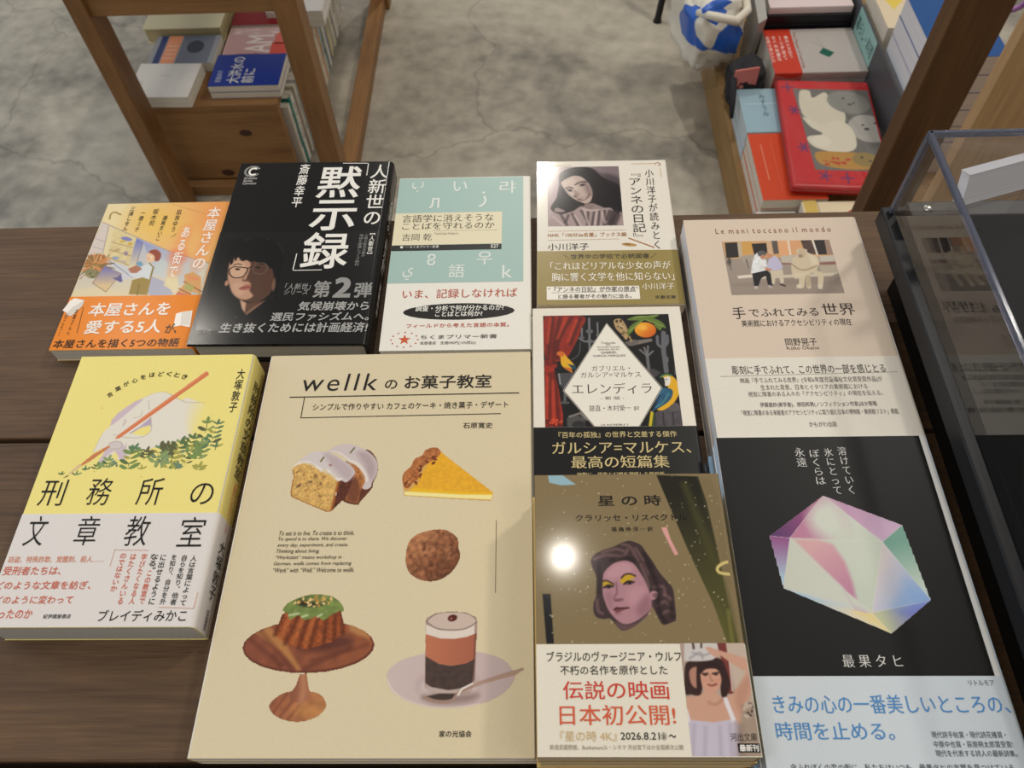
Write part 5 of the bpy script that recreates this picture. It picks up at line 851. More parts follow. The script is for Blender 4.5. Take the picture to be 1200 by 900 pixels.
    b.txt('＼世界中の学校で必読図書／', (-33.55,-32.01,36.46,-27.15), (46, 40, 26), .004); b.txt('「これほどリアルな少女の声が', (-43.15,-42.96,45.87,-35.05), W, .006, .01); b.txt('胸に響く文学を他に知らない」', (-42.33,-53.84,47.47,-45.71), W, .006, .01); b.txt('小川洋子', (23.39,-62.48,46.64,-56.47), W, .004, .01)
    b.rect(((-46.15,-65.45)[0], (-13.4,-71.28)[1], (21.18,-66.34)[0], (-12.89,-58.73)[1]), (240, 234, 222)); b.txt('“『アンネの日記』が作家の原点”', (-45.03,-64.11,20.31,-59.19), INK, .01); b.rule([(-42.6,-64.65), (18.22,-64.1)], .25, INK); b.txt('と語る著者がその魅力に迫る。', (-37.94,-70.29,15.02,-66.26), INK, .008); b.txt('文春文庫', (31.83,-71.19,46.79,-68.03), INK, .004)
    b.done()
diary_book()

# ---------------------------------------------------------------- paperback with parrots and a white diamond
def parrot_book():
    _GX,_GY,_GA,_GZ,_GW,_GH=0.04994,0.28141,0.00000,0.02150,105.00000,148.00000
    w, h = _GW/1000, _GH/1000; t = _GZ/2
    stack_below(1, 'paperback_book', 'cream paperback, %s of two, under the cover with parrots', 'parrot cover paperbacks', w, h, t, _GX, _GY, _GA, rgb=(226, 220, 206), page=(222, 210, 186))
    b = Book('paperback_book', 'cream paperback with parrots, red curtain and white diamond above a black band', w, h, t-.0001, _GX, _GY, T+t+.0001, _GA, rgb=(232, 226, 212), rough=.4, page=(222, 210, 186), group='parrot cover paperbacks')
    b.band((-0.47,-24.4)[1], (12, 12, 13), .4)
    c = Canvas(((-45.06,28.01)[0], (-0.45,-24.09)[1], (43.41,26.51)[0], (1.01,67.23)[1]), .42, fill=(14, 13, 14), seed=51)
    c.poly([(-43.88,66.76),(-16.71,66.22),(-18.17,55.51),(-23.68,40.83),(-29.9,30.12),(-38.71,26.72),(-43.54,27.39)], (142, 38, 26), .6, smooth=True, tex=(3, .1)); c.poly([(-44.5,28),(-38.25,25.53),(-37.91,19.67),(-35.83,7),(-33.15,-15.19),(-33.87,-24.29),(-45.16,-24.14)], (158, 42, 28), .6, tex=(3, .1))
    for a in ([(-37.85,66),(-42.54,29.15)], [(-32.81,65.91),(-37.36,43.51),(-38.69,27.9)], [(-24.77,65.75),(-34.34,45.9),(-35.72,30.22)], [(-18.8,64.35),(-26.58,42.09)], [(-40.84,17.39),(-42.58,-23.65)], [(-37.93,18.51),(-36.15,-23.73)]): c.line(a, 2.4, (62, 16, 14), 2.4, .7, True)
    for a in ([(-39.88,64.77),(-42.28,43.6)], [(-28.83,64.55),(-35.3,47.15)], [(-21.35,63.13),(-27.97,44.56)], [(-42.82,13.96),(-43.88,-19.36)], [(-39.24,11.61),(-39.27,-19.42)]): c.line(a, 1.8, (206, 74, 44), 2, .6, True)
    c.line([(-44.51,27.4),(-40.68,24.98),(-37.32,24.34)], 3.5, (116, 30, 22), 1.2, 1, True); c.line([(-44.62,20.94),(-40.74,22.05),(-37.81,23.76)], 2.5, (150, 40, 28), 1)
    c.dots([(-44.33,-18.28),(-34.14,-17.34),(-33.86,-23.76),(-44.42,-23.62)], 30, 1.0, [(206, 74, 44), (90, 22, 18)])
    GY = (112, 112, 116)
    c.line([(-12.59,64.23),(-13.47,37.02)], 1.6, GY, .5); c.line([(-20.01,46.87),(-16.66,44.36),(-9.79,44.23),(-5.6,49.07)], 1.5, GY, .5, 1, True); c.line([(-17.97,55.51),(-18.55,46.23)], 1.3, GY, .5); c.line([(-6.98,60.32),(-7.14,47.86)], 1.3, GY, .5); c.poly(el(-12.82,52.92,2.57,-0.05,-0.09,-1.98), (92, 92, 96), .6); c.poly(el(-18.5,47.46,1.97,-0.04,-0.05,-1.23), (92, 92, 96), .6); c.poly(el(-13.13,44.29,1.96,-0.04,-0.09,-1.95), (104, 104, 108), .6); c.line([(-19.66,43.19),(-21.03,33.55),(-26.06,28.87)], .7, (84, 84, 88), .5, 1, True); c.poly(el(-7.04,49.71,1.58,-0.03,-0.06,-1.11), (96, 96, 98), .6)
    c.poly([(-36.03,17.89),(-25.47,18.3),(-27.3,6.87),(-30.21,4.65),(-32.56,5.25),(-35.29,9.26)], (70, 70, 74), .6); c.line([(-31.14,5.23),(-31.71,-4.27)], 2, (88, 88, 92), .6); c.poly(el(-31.94,-5.59,3.55,-0.05,-0.03,-1.1), (78, 78, 82), .6); c.line([(-35.08,17.3),(-34.34,9.25)], 1, (140, 140, 142), .6)
    c.poly([(-30.9,-17.38),(-23.9,-15.32),(-19.37,-17.54),(-18.76,-24.48),(-30.66,-24.33)], (76, 74, 74), .6); c.poly(el(-23.27,-22.83,4.4,-0.06,-0.13,-3.39), (40, 40, 42), .6); c.line([(-29.02,-16.33),(-21.98,-13.72),(-18.04,-18.63)], 1.6, (120, 116, 112), .6)
    c.poly([(-36.12,33.81),(-34.6,35.94),(-31.69,35.17),(-29.37,31.3),(-26.58,27.69),(-23.86,22.94),(-26.3,21.81),(-25.95,18.31),(-27.36,18.91),(-31.11,21.89),(-33.42,25.45),(-33.75,31.38)], (222, 170, 40), .5, smooth=True); c.poly([(-36.12,33.81),(-34.6,35.94),(-31.69,35.17),(-31.3,31.93),(-33.73,31.97)], (206, 96, 40), .6, .9, smooth=True); c.poly([(-29.08,25.38),(-23.52,24.11),(-23.32,19.43),(-26.3,21.81)], (34, 66, 84), .5); c.poly([(-32.04,23.08),(-26.78,21.82),(-26.23,18.32),(-28.76,20.1)], (190, 80, 34), .6, .8)
    c.poly([(4.6,61.99),(8.21,63.82),(11.07,61.87),(13.56,54.91),(14.09,48.7),(11.85,45.06),(9.26,50.02),(5.64,55.06)], (176, 148, 104), .6, smooth=True); c.dots([(5.09,61.98),(11.03,61.23),(13.59,48.71),(10.15,48.77)], 24, .8, [(104, 80, 50), (206, 184, 140), (84, 62, 40)]); c.poly(el(6.66,61.57,0.9,-0.02,-0.07,-1.14), (60, 44, 30), .5); c.poly(el(9.47,61.77,0.9,-0.02,-0.08,-1.14), (60, 44, 30), .5)
    c.poly([(10.74,43.25),(29.57,45.96),(30.33,43.5),(14.38,39.54)], (120, 110, 104), .6); c.poly(el(16.07,42.54,4.12,0.64,0.1,-2.65), (104, 96, 92), .6); c.line([(14.53,48.08),(15.68,43.77)], 1.2, (170, 140, 90), .5)
    c.poly(el(26.09,53.43,7.38,-0.96,-1.03,-6.62), gradl((22.65,57.24), (238, 166, 40), (30.77,48.39), (206, 92, 20)), .6); c.poly(el(24.67,55.32,2.57,-0.05,-0.17,-1.99), (248, 198, 92), 3, .7, seta=False)
    for p in ([(14.54,54.89),(18.89,59.82),(26.1,62.84),(20.13,56.66),(16.24,51.13),(13.15,49.33)], [(26.1,62.84),(33.12,63.33),(38.72,59.44),(40.2,54.4),(33.65,58.28)], [(14.11,62.44),(21.38,66.11),(29.37,65.95),(37.47,67.06),(29.03,62.15)], [(32.66,58.3),(37.49,56.95),(36.57,52.61),(33.42,55.78)]): c.poly(p, (96, 120, 50), .6, smooth=True)
    for a in ([(14.85,52.4),(25.03,61.97)], [(27.07,62.44),(38.41,56.31)], [(19.23,64.24),(35.37,66.08)]): c.line(a, .6, (160, 172, 92), .5, .8)
    CA = (100, 100, 106)
    c.line([(38.36,50.72),(36.93,36.13),(37.1,18.45)], 3.4, CA, .8); c.line([(33.85,47.72),(33.61,41.01),(36.43,37.94)], 2.2, CA, .8, 1, True); c.line([(40.56,48.21),(40.15,42.11),(37.45,38.53)], 2.2, CA, .8, 1, True); c.line([(38.69,29.54),(38.58,26.59),(36.9,26.03)], 1.8, CA, .7); c.line([(25.38,31.55),(25.58,17.48)], 2.2, (104, 102, 104), .7)
    for a in ([(25.52,30.95),(20.95,36.41)], [(25.52,30.95),(24.01,38.16)], [(25.52,30.95),(26.64,39.32)], [(25.52,30.95),(29.56,35.06)]): c.line(a, 1.4, (112, 110, 112), .6)
    c.poly([(21.3,17.55),(28.27,20.91),(33.66,17.35),(28.49,12.83),(32.45,4.83),(27.54,12.85)], (72, 70, 74), 1.5, .9)
    c.line([(43.89,24.16),(43.21,16.04)], 1.6, CA, .6); c.poly([(45.03,-24.78),(44.89,-9.76),(38.55,-8.57),(26.96,-13.85),(25.51,-24.53)], (78, 72, 78), .7, tex=(2, .12)); c.line([(31.56,-13.91),(31.42,-24.61)], .8, (40, 36, 40), .6); c.line([(37.98,-14),(37.78,-24.69)], .8, (40, 36, 40), .6); c.poly(el(39.36,-9.68,3.99,-0.91,-0.87,-3.41), (92, 86, 88), .8); c.poly(el(37.17,-8.56,0.92,-0.01,-0.09,-0.87), (40, 36, 38), .8)
    c.poly([(32.74,12.76),(36.33,15.58),(40.06,14.94),(43.36,10.32),(44.31,3.52),(41.91,-3.12),(37.63,-8.56),(31.71,-12.29),(28.08,-11.7),(32.09,-8.48),(36.34,-3.04),(37.13,4.76)], (226, 172, 36), .5, smooth=True)
    c.poly([(34.16,12.74),(39,13.81),(38.41,8.12),(35.43,6.47),(34.3,9.32)], (226, 222, 212), .5, smooth=True); c.poly([(31.8,12.78),(34.69,13.31),(35.24,9.31),(34.62,5.92),(32.61,6.52)], (30, 30, 32), .5, smooth=True); c.line([(32.85,13.91),(36.36,15.81),(40.06,14.94)], 1.4, (70, 120, 80), .6, 1, True); c.poly(el(36.43,11.79,0.47,-0.01,-0.06,-0.57), (20, 20, 20), .4)
    c.poly([(30.93,3.73),(37.13,4.76),(39.71,2.47),(38.2,-3.07),(34.04,-7.42),(27.16,-11.69),(24.2,-13.81),(27,-8.41)], (42, 92, 122), .6, smooth=True, tex=(2, .12)); c.line([(30.98,-0.75),(26.34,-10.59)], 1.2, (24, 52, 84), .8); c.line([(36.68,0.28),(32.3,-6.29),(27.31,-10.05)], 1.0, (74, 140, 150), .8, .8, True)
    c.poly([(23.84,-12.73),(25.58,-13.83),(23.42,-24.5),(21.42,-24.48)], (204, 182, 40), .5); c.poly([(25.58,-13.83),(26.45,-14.39),(25.06,-24.52),(23.69,-24.51)], (60, 84, 50), .5)
    b.pic(c)
    c2 = [(-0.51,58.89),(32.33,5.09),(15.2,-24.29),(-12.91,-23.93),(-31.85,3.75)]; b.poly(c2, (236, 231, 219), .0002); b.rule([(-0.47,59.62),(33.16,5.07),(15.6,-24.3)], .35, (196, 190, 178)); b.rule([(-0.47,59.62),(-32.68,3.76),(-13.58,-23.92)], .35, (196, 190, 178))
    D = (36, 32, 30)
    for s, bx in (('Traducido', (-5.44,41.75,4.51,43.53)), ('por', (-1.97,39.91,1.09,41.45)), ('TSUTSUMI TADASHI,', (-8.52,38.07,7.57,39.56)), ('KIMURA EIICHI', (-7.62,36.29,6.59,37.63))): b.txt(s, bx, (70, 64, 60), .008)
    b.txt('GABRIEL', (-5.89,33.44,4.97,35.36), D, .01); b.txt('GARCÍA MÁRQUEZ', (-11.41,30.57,10.89,32.98), D, .01)
    b.txt('ガブリエル・', (-12.85,19.21,12.89,23.58), D, -.002, .008); b.txt('ガルシア=マルケス', (-20.52,13.91,19.76,18.34), D, -.002, .008); b.txt('エレンディラ', (-26.63,0.69,26.04,9.48), D, 0, .012); b.txt('- 新 版 -', (-7.88,-3.82,7.31,-1.11), (90, 84, 80), .004); b.txt('鼓直・木村榮一', (-16.01,-12.55,11.19,-7.97), D, 0, .01); b.txt('訳', (13.05,-12.16,16.6,-9.01), D); b.txt('LA INCREÍBLE Y', (-9.03,-23.51,8.98,-21.88), D, .008)
    GD = (206, 188, 136)
    b.txt('『百年の孤独』の世界と交差する傑作', (-36.63,-32.58,38.66,-28), GD, .008); b.txt('ガルシア=マルケス、', (-40.92,-44.16,46.57,-35.28), GD, .01, .008); b.txt('最高の短篇集', (-29.16,-54.31,31.97,-45.59), GD, .012, .01); b.txt('強靱に、怪奇と幻想を凝縮した新訳版', (-25.8,-59.55,28.23,-57.23), GD, .006)
    b.done()
parrot_book()

# ---------------------------------------------------------------- beige book with the bench photograph
def bench_book():
    _GX,_GY,_GA,_GZ,_GW,_GH=0.17538,0.33555,0.05600,0.03190,128.00000,188.00000
    w, h = _GW/1000, _GH/1000; t = _GZ/2
    stack_below(1, 'softcover_book', 'beige book, %s of two, under the copy with the bench photograph', 'beige bench photo books', w, h, t, _GX, _GY, _GA, rgb=(222, 212, 202), page=(214, 212, 214))
    b = Book('softcover_book', 'beige book with a photo of two people and a statue on a bench', w, h, t-.0001, _GX, _GY, T+t+.0001, _GA, rgb=(217, 200, 182), rough=.55, r=.003, page=(214, 212, 214), group='beige bench photo books')
    b.band((2.79,-33.33)[1], (228, 222, 210), .5); BR = (142, 92, 78)
    b.txt('L e  m a n i  t o c c a n o  i l  m o n d o', (-41.54,79.27,42.61,84.54), BR, -.004)
    D = (44, 38, 36)
    b.txt('手', (-40.43,-0.32,-31.65,9.95), D, .002, .012); b.txt('でふれてみる', (-29.14,1.3,17.81,8.2), D, .002, .01); b.txt('世界', (20.84,1.63,43.1,11.86), D, .002, .014); b.txt('美術館におけるアクセシビリティの現在', (-35.62,-7.25,38.33,-1.47), D, 0, .008); b.txt('岡野晃子', (-9.06,-23.59,11.75,-17.6), D, 0, .01); b.txt('Koko Okano', (-9.01,-26.85,12.28,-23.98), (120, 100, 92))
    b.txt('彫刻に手でふれて、この世界の一部を感じとる', (-47.84,-46.42,51.16,-39.52), D, .002, .01); b.rule([(-55.73,-47.74), (58.25,-45.93)], .25, (150, 140, 130)); S = (96, 90, 86)
    b.txt('映画『手でふれてみる世界』(令和6年度児童福祉文化賞受賞作品)が', (-43.66,-53.95,47.16,-49.07), S, 0, .008); b.txt('生まれた背景、日本とイタリアの美術館における', (-31.49,-58.85,36.28,-54.65), S, 0, .008); b.txt('視覚に障害のある人々の「アクセシビリティ」の現在を伝える。', (-40.25,-63.77,44.67,-59.87), S, 0, .008)
    b.txt('伊藤亜紗(美学者)、柳田邦男(ノンフィクション作家)ほか寄稿', (-34.01,-72.24,39.06,-68), S, .004); b.txt('「視覚に障害のある来館者のアクセシビリティに取り組む日本の博物館・美術館リスト」掲載', (-46.53,-77.75,50.94,-73.71), S); b.txt('かもがわ出版', (-6.1,-86.44,10.98,-82.65), S)
    c = Canvas(((-38.54,49.2)[0], (-1.61,20.87)[1], (39.42,47.29)[0], (-0.66,71.31)[1]), .42, fill=gradl((-4.67,48.37), (158, 146, 134), (-1.24,22.92), (150, 136, 124)), seed=61)
    c.poly([(-38.39,73.67),(46.47,75.97),(41.87,54.84),(-37.77,54.64)], (206, 160, 112), .8); c.poly([(-36.39,70.21),(-27.24,70.53),(-28.18,56.05),(-37.29,55.18)], (44, 42, 42), .6); c.poly([(-27.24,70.53),(-24.32,70.68),(-25.66,56.54),(-28.23,55.72)], (190, 176, 150), .6); c.poly([(-24.32,70.68),(-16.41,71.04),(-17.41,59.64),(-25,58.18)], (206, 158, 84), .6); c.poly([(-17.18,68.8),(-6.39,69.2),(-7.24,59.38),(-16.86,57.97)], (40, 38, 38), .6); c.poly([(-6.07,71.11),(-2.31,71.35),(-3.58,59.29),(-6.92,58.82)], (206, 172, 138), .6); c.poly([(-2.31,71.35),(1.84,71.47),(0.79,58.63),(-2.92,58.39)], (92, 84, 80), .6); c.poly([(2.29,71.68),(9.36,71.95),(8.7,57.32),(1.68,56.73)], (222, 166, 120), .6); c.poly([(10.59,71.92),(18.47,72.16),(17.71,57.65),(9.94,57.4)], (214, 160, 116), .6); c.line([(9.77,71.94),(8.94,57.32)], 1.2, (232, 220, 204), .6)
    c.poly([(18.84,71.93),(26.71,72.17),(27.82,57.39),(19.62,57.05)], (82, 64, 58), .6, tex=(2, .2)); c.poly([(28.35,72.13),(36.22,72.37),(35.04,56.99),(28.13,56.94)], (46, 42, 42), .6); c.poly([(36.22,72.37),(40.77,72.48),(39.8,56.54),(35.37,56.65)], (158, 132, 116), .6); c.line([(27.37,72.15),(28.05,56.95)], 1.4, (226, 216, 204), .6)
    c.poly([(-27.69,56.59),(-16.77,58.52),(-18.88,45.47),(-23.7,45.59),(-26.57,53.26)], (168, 156, 144), 1.5); c.poly([(1.62,56.4),(13.15,57.21),(11.6,49.05),(1.25,49.85)], (190, 180, 166), 1); c.poly([(29.09,55.71),(39.69,55.99),(38.92,50.55),(28.78,50.26)], (196, 188, 174), .8); c.poly([(1.25,49.85),(11.6,49.05),(27.76,49.2),(40.8,49.96),(40.21,47.27),(1.76,48.21)], (140, 96, 84), .8); c.poly([(27.2,46.51),(40.21,47.27),(39.94,38.7),(27.04,37.95)], (178, 166, 148), 1)
    c.poly(el(-35.97,51.31,1.62,-0.04,-0.53,-3.68), (92, 82, 78), 1, .9); c.line([(-35.33,54.58),(-35.69,43.72)], 1.0, (80, 72, 68), .6); c.line([(-23.33,53.18),(-22.9,45.57)], 1.0, (84, 78, 76), .5)
    c.poly([(-37.73,49.18),(-13.61,52.94),(-15.92,38.97),(-37.66,38.42)], (156, 142, 132), 3, .5); c.poly([(-32.06,38.29),(-19.83,39.6),(-20.29,36.74),(-31.66,35.63)], (222, 212, 196), .6); c.poly([(-16.1,37.91),(38.54,39.59),(33.9,36.52),(-14.94,35.24)], (204, 192, 172), .6); c.poly([(-37.93,31.03),(-15.38,32.61),(8.97,35.2),(39.48,36.6),(39.44,29.25),(7.78,28.93),(-36.65,28.91)], (136, 122, 112), 3, .5)
    c.poly([(-17.04,56.87),(-12.43,60.07),(-9.57,52.84),(-10.23,44.18),(-13.17,41.04),(-21.34,40.17),(-21.47,43.38)], (226, 228, 230), .6, smooth=True, tex=(1.5, .08)); c.poly(el(-11.4,58.94,3.09,-0.08,-0.51,-3.08), (92, 90, 92), .7); c.poly(el(-11.13,55.62,1.78,-0.04,-0.37,-2.18), (190, 134, 104), .8); c.poly([(-21.34,40.17),(-10.41,43.11),(-7.94,38.78),(-8.97,28.28),(-11.95,29.39),(-12.11,37.82),(-15.65,35.78),(-18.84,28.5),(-21.61,28.57)], (30, 30, 34), .5); c.poly(el(-20.62,27.29,1.42,-0.03,-0.24,-1.45), (190, 176, 170), .7); c.poly(el(-10.64,27.79,1.3,-1.17,-0.66,-1.07), (176, 164, 160), .7)
    c.poly([(-5.87,55.49),(-1.72,55.94),(0.75,49.32),(0.18,43.93),(-8.01,43.06),(-9.86,46.33)], (190, 186, 212), .6, smooth=True); c.poly(el(-5.81,57.69,2.43,-0.06,-0.57,-3.29), (196, 140, 104), .7); c.poly([(-7.14,59.94),(-4.92,60.99),(-3.17,59.28),(-3.87,57.64)], (206, 180, 150), .8); c.poly([(-11.47,46.37),(-7.02,44.11),(-8.19,41.99),(-11.21,43.13)], (196, 138, 108), .8); c.poly([(-8.1,42.52),(0.89,43.38),(-0.52,31.22),(-3.08,30.23),(-2.76,38.66),(-5.34,37.66),(-7.03,30.32),(-9,30.37)], (206, 192, 170), .6); c.poly([(-3.77,30.77),(0.59,28.58),(-0.39,27.56),(-3.66,29.2)], (50, 44, 42), .6)
    c.poly([(13.99,61.62),(17.6,63.42),(21.41,61.98),(21.68,59.2),(27.37,55.2),(27.8,48.65),(24.73,42.27),(28.45,38.98),(25.66,27.48),(22.31,26.52),(24.05,36.96),(19.31,39.2),(17.6,26.63),(14.46,26.7),(15.72,37.16),(12.49,26.74),(9.35,26.82),(10.55,35.17),(8.18,35.22),(6.79,40.56),(7.58,46.98),(9.6,53.46),(13.05,56.66)], (206, 190, 162), .5, smooth=True); c.poly(el(17.01,58.22,3.08,-0.08,-0.89,-4.59), (196, 176, 148), 1); c.line([(8.59,48.04),(12.18,43.64),(17.66,42.97),(25.6,46.54)], 1.2, (150, 130, 106), 1, .8, True); c.poly(el(15.77,56.05,1.45,-0.04,-0.29,-1.53), (140, 118, 98), 1, .8); c.poly([(21.57,58.65),(27.15,54.11),(27.02,47.59),(22.4,46.62)], (222, 208, 182), 2.5, .7); c.poly([(6.59,39.5),(17.93,40.29),(18.89,37.08),(7.98,34.17)], (214, 200, 174), 1.5, .7); c.poly([(15.82,37.69),(19.1,38.14),(17.65,27.67),(14.72,27.21)], (168, 148, 122), 1.5, .6); c.poly([(7.78,28.93),(11.13,29.9),(10.82,26.26),(7.58,25.82)], (216, 204, 182), 1); c.poly([(22.73,28.59),(26.09,29.56),(25.12,24.9),(22.38,24.96)], (216, 204, 182), 1)
    b.pic(c); b.done()
bench_book()

# ---------------------------------------------------------------- gilt brown paperback with the cut-out portrait
def portrait_book():
    _GX,_GY,_GA,_GZ,_GW,_GH=0.05041,0.13152,0.08200,0.05610,105.00000,148.00000
    w, h = _GW/1000, _GH/1000; t = _GZ/4
    stack_below(3, 'paperback_book', 'gilt brown paperback, %s in the pile of four under the cut-out portrait', 'gilt brown paperbacks', w, h, t, _GX, _GY, _GA, rgb=(206, 176, 112), page=(222, 204, 170))
    b = Book('paperback_book', 'glossy gilt brown paperback with a pink cut-out portrait of a woman, on top', w, h, t-.0003, _GX, _GY, T+3*t+.0003, _GA, rgb=(134, 117, 84), spec=.5, rough=.1, page=(222, 204, 170), group='gilt brown paperbacks')
    bt = (-0.11,-21.54)[1]; b.band(bt, (232, 226, 210), .25)
    c = Canvas((-w*500+.3, bt, w*500-2.2, h*500-.3), .42, fill=(134, 117, 84), seed=71)
    c.poly([(17.12,73.3),(40.6,72.16),(43.4,56.46),(45.51,30.33),(46.98,-1.38),(49.54,-21.56),(43.74,-21.54),(39.44,-1.33),(29.73,28.51)], gradl((25.86,60.83), (34, 32, 22), (46.53,-18.83), (96, 92, 44)), .5); c.line([(32.3,67.11),(41.6,28.42),(46.09,2.22),(47.13,-20.54)], 4, (74, 72, 36), 3.5, .7, True); c.poly([(40.6,72.16),(48.19,71.21),(55.93,20.65),(54.34,-1.42),(47.39,11.35),(44.6,44.18)], (120, 104, 72), 3, .5); c.line([(46.47,-4.93),(46.47,-21.55)], 1.4, (140, 134, 66), 2, .7)
    c.line([(53.88,21.42),(48.77,21.08),(44.44,18.47),(45.1,15.46),(52.82,14.29)], 1.6, (214, 194, 124), .6, 1, True)
    c.poly([(-49.03,4.61),(-44.72,4.58),(-43.55,-21.2),(-47.36,-21.19)], (26, 26, 28), .4); c.poly([(-44.79,74.03),(-36.57,73.94),(-29,67.8),(-37.15,67.46),(-44.1,69.26)], (150, 186, 200), .4)
    c.poly([(16.69,41.23),(19.71,41.6),(21.2,34.44),(24.32,25.85),(22.43,25.29),(19.56,32.88)], (222, 160, 156), .4)
    for k in range(170):
        p = ((c.rng.rand()-.5)*w*960, bt+c.rng.rand()*(h*500-bt)); r = .22+.3*c.rng.rand()**2; c.poly(el(p[0], p[1], r, 0, 0, r, 8), (220, 208, 178), .3, .35+.6*c.rng.rand())
    HR = (62, 46, 48)
    c.poly([(-22.63,22.83),(-20.7,25.8),(-16.27,28.4),(-9.68,30.62),(-3.75,33.39),(-0.13,33.59),(4.7,31.26),(7.2,27.09),(10.28,21.84),(13.24,15.94),(16.93,10.84),(19.33,7.24),(19.69,0.88),(19.33,-8.8),(17.45,-10.49),(12.58,-11.83),(10.51,-8.75),(8.59,-3.93),(7.35,-2.54),(4.18,-7.35),(-1.65,-12.1),(-7.25,-14.64),(-9.89,-13.75),(-12.4,-10.69),(-14.3,-8.63),(-17.72,-8.75),(-21.09,-7.91),(-22.65,-5.15),(-22.4,-0.28),(-20.8,3.94),(-20.3,13.26),(-22.11,19.12)], HR, .5, smooth=True)
    c.poly([(-16.87,11.79),(-16.31,15.41),(-13.27,19.06),(-8.84,21.83),(-3.82,22.69),(0.26,20.43),(3.36,15.28),(5.72,10.19),(7.23,3.77),(7.35,-2.54),(2.82,-7.35),(-2.89,-10.73),(-7.69,-11.39),(-11.58,-8.64),(-14.73,-4.5),(-16.5,0.39),(-17.45,5.34)], (176, 130, 140), .6, smooth=True)
    c.poly([(-14.9,15.4),(-9.64,20.51),(-3.22,21.2),(-0.68,17.5),(-3.77,13.87),(-9.43,13.18),(-12.98,12.48)], (196, 150, 158), 3, .7, smooth=True, seta=False); c.poly([(-3.61,6.68),(4.14,8.05),(5.85,3.78),(0.55,-1.8),(-4.14,-0.38)], (194, 146, 156), 4, .7, smooth=True, seta=False); c.poly([(-0.19,-2.5),(5.16,3.78),(7.32,0.95),(6.47,-4.61),(1.4,-8.02)], (140, 98, 108), 4, .7, smooth=True, seta=False); c.poly([(-16.29,3.91),(-12.73,5.31),(-12.49,-1.73),(-13.96,-3.12)], (150, 106, 116), 3, .6, smooth=True, seta=False)
    c.poly([(-11.67,-10.01),(-7.04,-11.73),(-1.54,-10.74),(4.18,-7.35),(5.73,-5.3),(4.15,-7.7),(-1.65,-12.1),(-7.25,-14.64),(-10.52,-13.07)], (104, 78, 80), 1.2, .9, smooth=True, seta=False)
    Ye = (196, 160, 40)
    c.poly([(-17.15,10.7),(-15.83,11.63),(-13.07,11.04),(-11.06,9.59),(-12.51,8.73),(-15.3,8.89),(-16.86,8.33)], Ye, .5, seta=False); c.poly([(-7.82,11),(-6.6,13.53),(-3.69,14.96),(-0.57,14.43),(0.03,13.12),(-2.48,12.41),(-0.46,11.32),(-3.96,11.34),(-6.16,9.91)], Ye, .5, smooth=True, seta=False)
    c.line([(-16.98,11.21),(-14.79,11.48),(-11.41,9.59)], 1.0, (66, 42, 40), .5, .9, True); c.line([(-6.98,13.02),(-5.11,14.75),(-2.26,15.17),(0.31,13.99)], 1.0, (66, 42, 40), .5, .9, True)
    c.poly(el(-14.08,8.17,2.23,0.3,0.07,-0.92), (86, 62, 66), .8, .9, seta=False); c.poly(el(-13.94,8.17,0.84,-0.01,-0.05,-0.79), (32, 22, 24), .5, seta=False); c.line([(-16.61,7.83),(-14.23,9.17),(-11.5,8.3)], .8, (40, 26, 28), .4, 1, True); c.poly(el(-3.21,10.11,2.52,0.25,0.02,-0.86), (92, 66, 70), .8, .9, seta=False); c.poly(el(-2.92,10.25,0.84,-0.01,-0.06,-0.79), (30, 20, 22), .5, seta=False); c.line([(-6.04,9.55),(-3.62,11.19),(-0.52,10.67)], .8, (40, 26, 28), .4, 1, True)
    c.line([(-9.97,10.3),(-9.96,5.29),(-11.58,1.77),(-9.92,0.7),(-7.12,1.39)], 1.1, (132, 92, 100), .9, .8, True); c.poly(el(-9.68,1.19,2.07,0.28,0.04,-0.63), (112, 74, 82), 1, .8, seta=False)
    c.poly([(-12.06,-3.47),(-10.48,-2.44),(-8.44,-2.8),(-4.35,-3.03),(-7.88,-4.53),(-10.36,-5.77),(-11.49,-5.21)], (120, 66, 70), .7, smooth=True, seta=False); c.line([(-12.09,-3.96),(-9.85,-3.28),(-4.35,-3.03)], .7, (58, 30, 34), .5, 1, True); c.poly(el(-10.05,-6.25,2.05,0.28,0.04,-0.61), (150, 106, 114), 1.2, .7, seta=False)
    c.poly([(7.33,4.83),(9.5,5.88),(11.47,4.81),(10.89,2.34),(8.35,0.95),(7.21,2.01)], (178, 132, 140), .8, smooth=True, seta=False); c.poly(el(9.41,3.4,0.97,-0.01,-0.11,-1.13), (120, 84, 90), 1, .8, seta=False)
    for a in ([(-20.82,23.56),(-14.28,25.75),(-7.21,24.95)], [(-16.33,27.27),(-9.07,29.1),(-4.86,27.93)], [(-5.3,31.72),(-1.12,30.17),(2.56,22.64)], [(-2.66,28.67),(-4.31,25.68),(-8.73,23.47)], [(1.69,29.39),(5.39,22.62),(7.57,15.25)], [(3.79,20.41),(5.97,13.08),(6.92,8.04)], [(9.7,8.02),(14.55,7.99),(14.82,3.73)], [(10.83,-1.86),(14.47,0.21),(17,-1.89)], [(13.16,-6.03),(16.03,-4.66),(17.92,-6.05)], [(-20.6,1.11),(-20.21,-4.47),(-18.24,-5.86)], [(14.82,3.73),(17.36,1.6),(16.38,-1.19)]): c.line(a, 1.4, (132, 100, 98), 1.6, .7, True)
    for a in ([(-18.85,20.58),(-18.54,13.25),(-19.33,5.35)], [(-11.62,22.75),(-4.44,23.81),(0.44,22.66)], [(6.68,21.13),(10.17,13.05),(11.64,6.58)], [(11.37,3.75),(11.25,-4.64),(13.43,-10.13)], [(17.14,-0.5),(17.78,-7.42)], [(5.71,26.35),(9.3,18.89)]): c.line(a, 2.2, (34, 22, 24), 2, .7, True)
    b.pic(c)
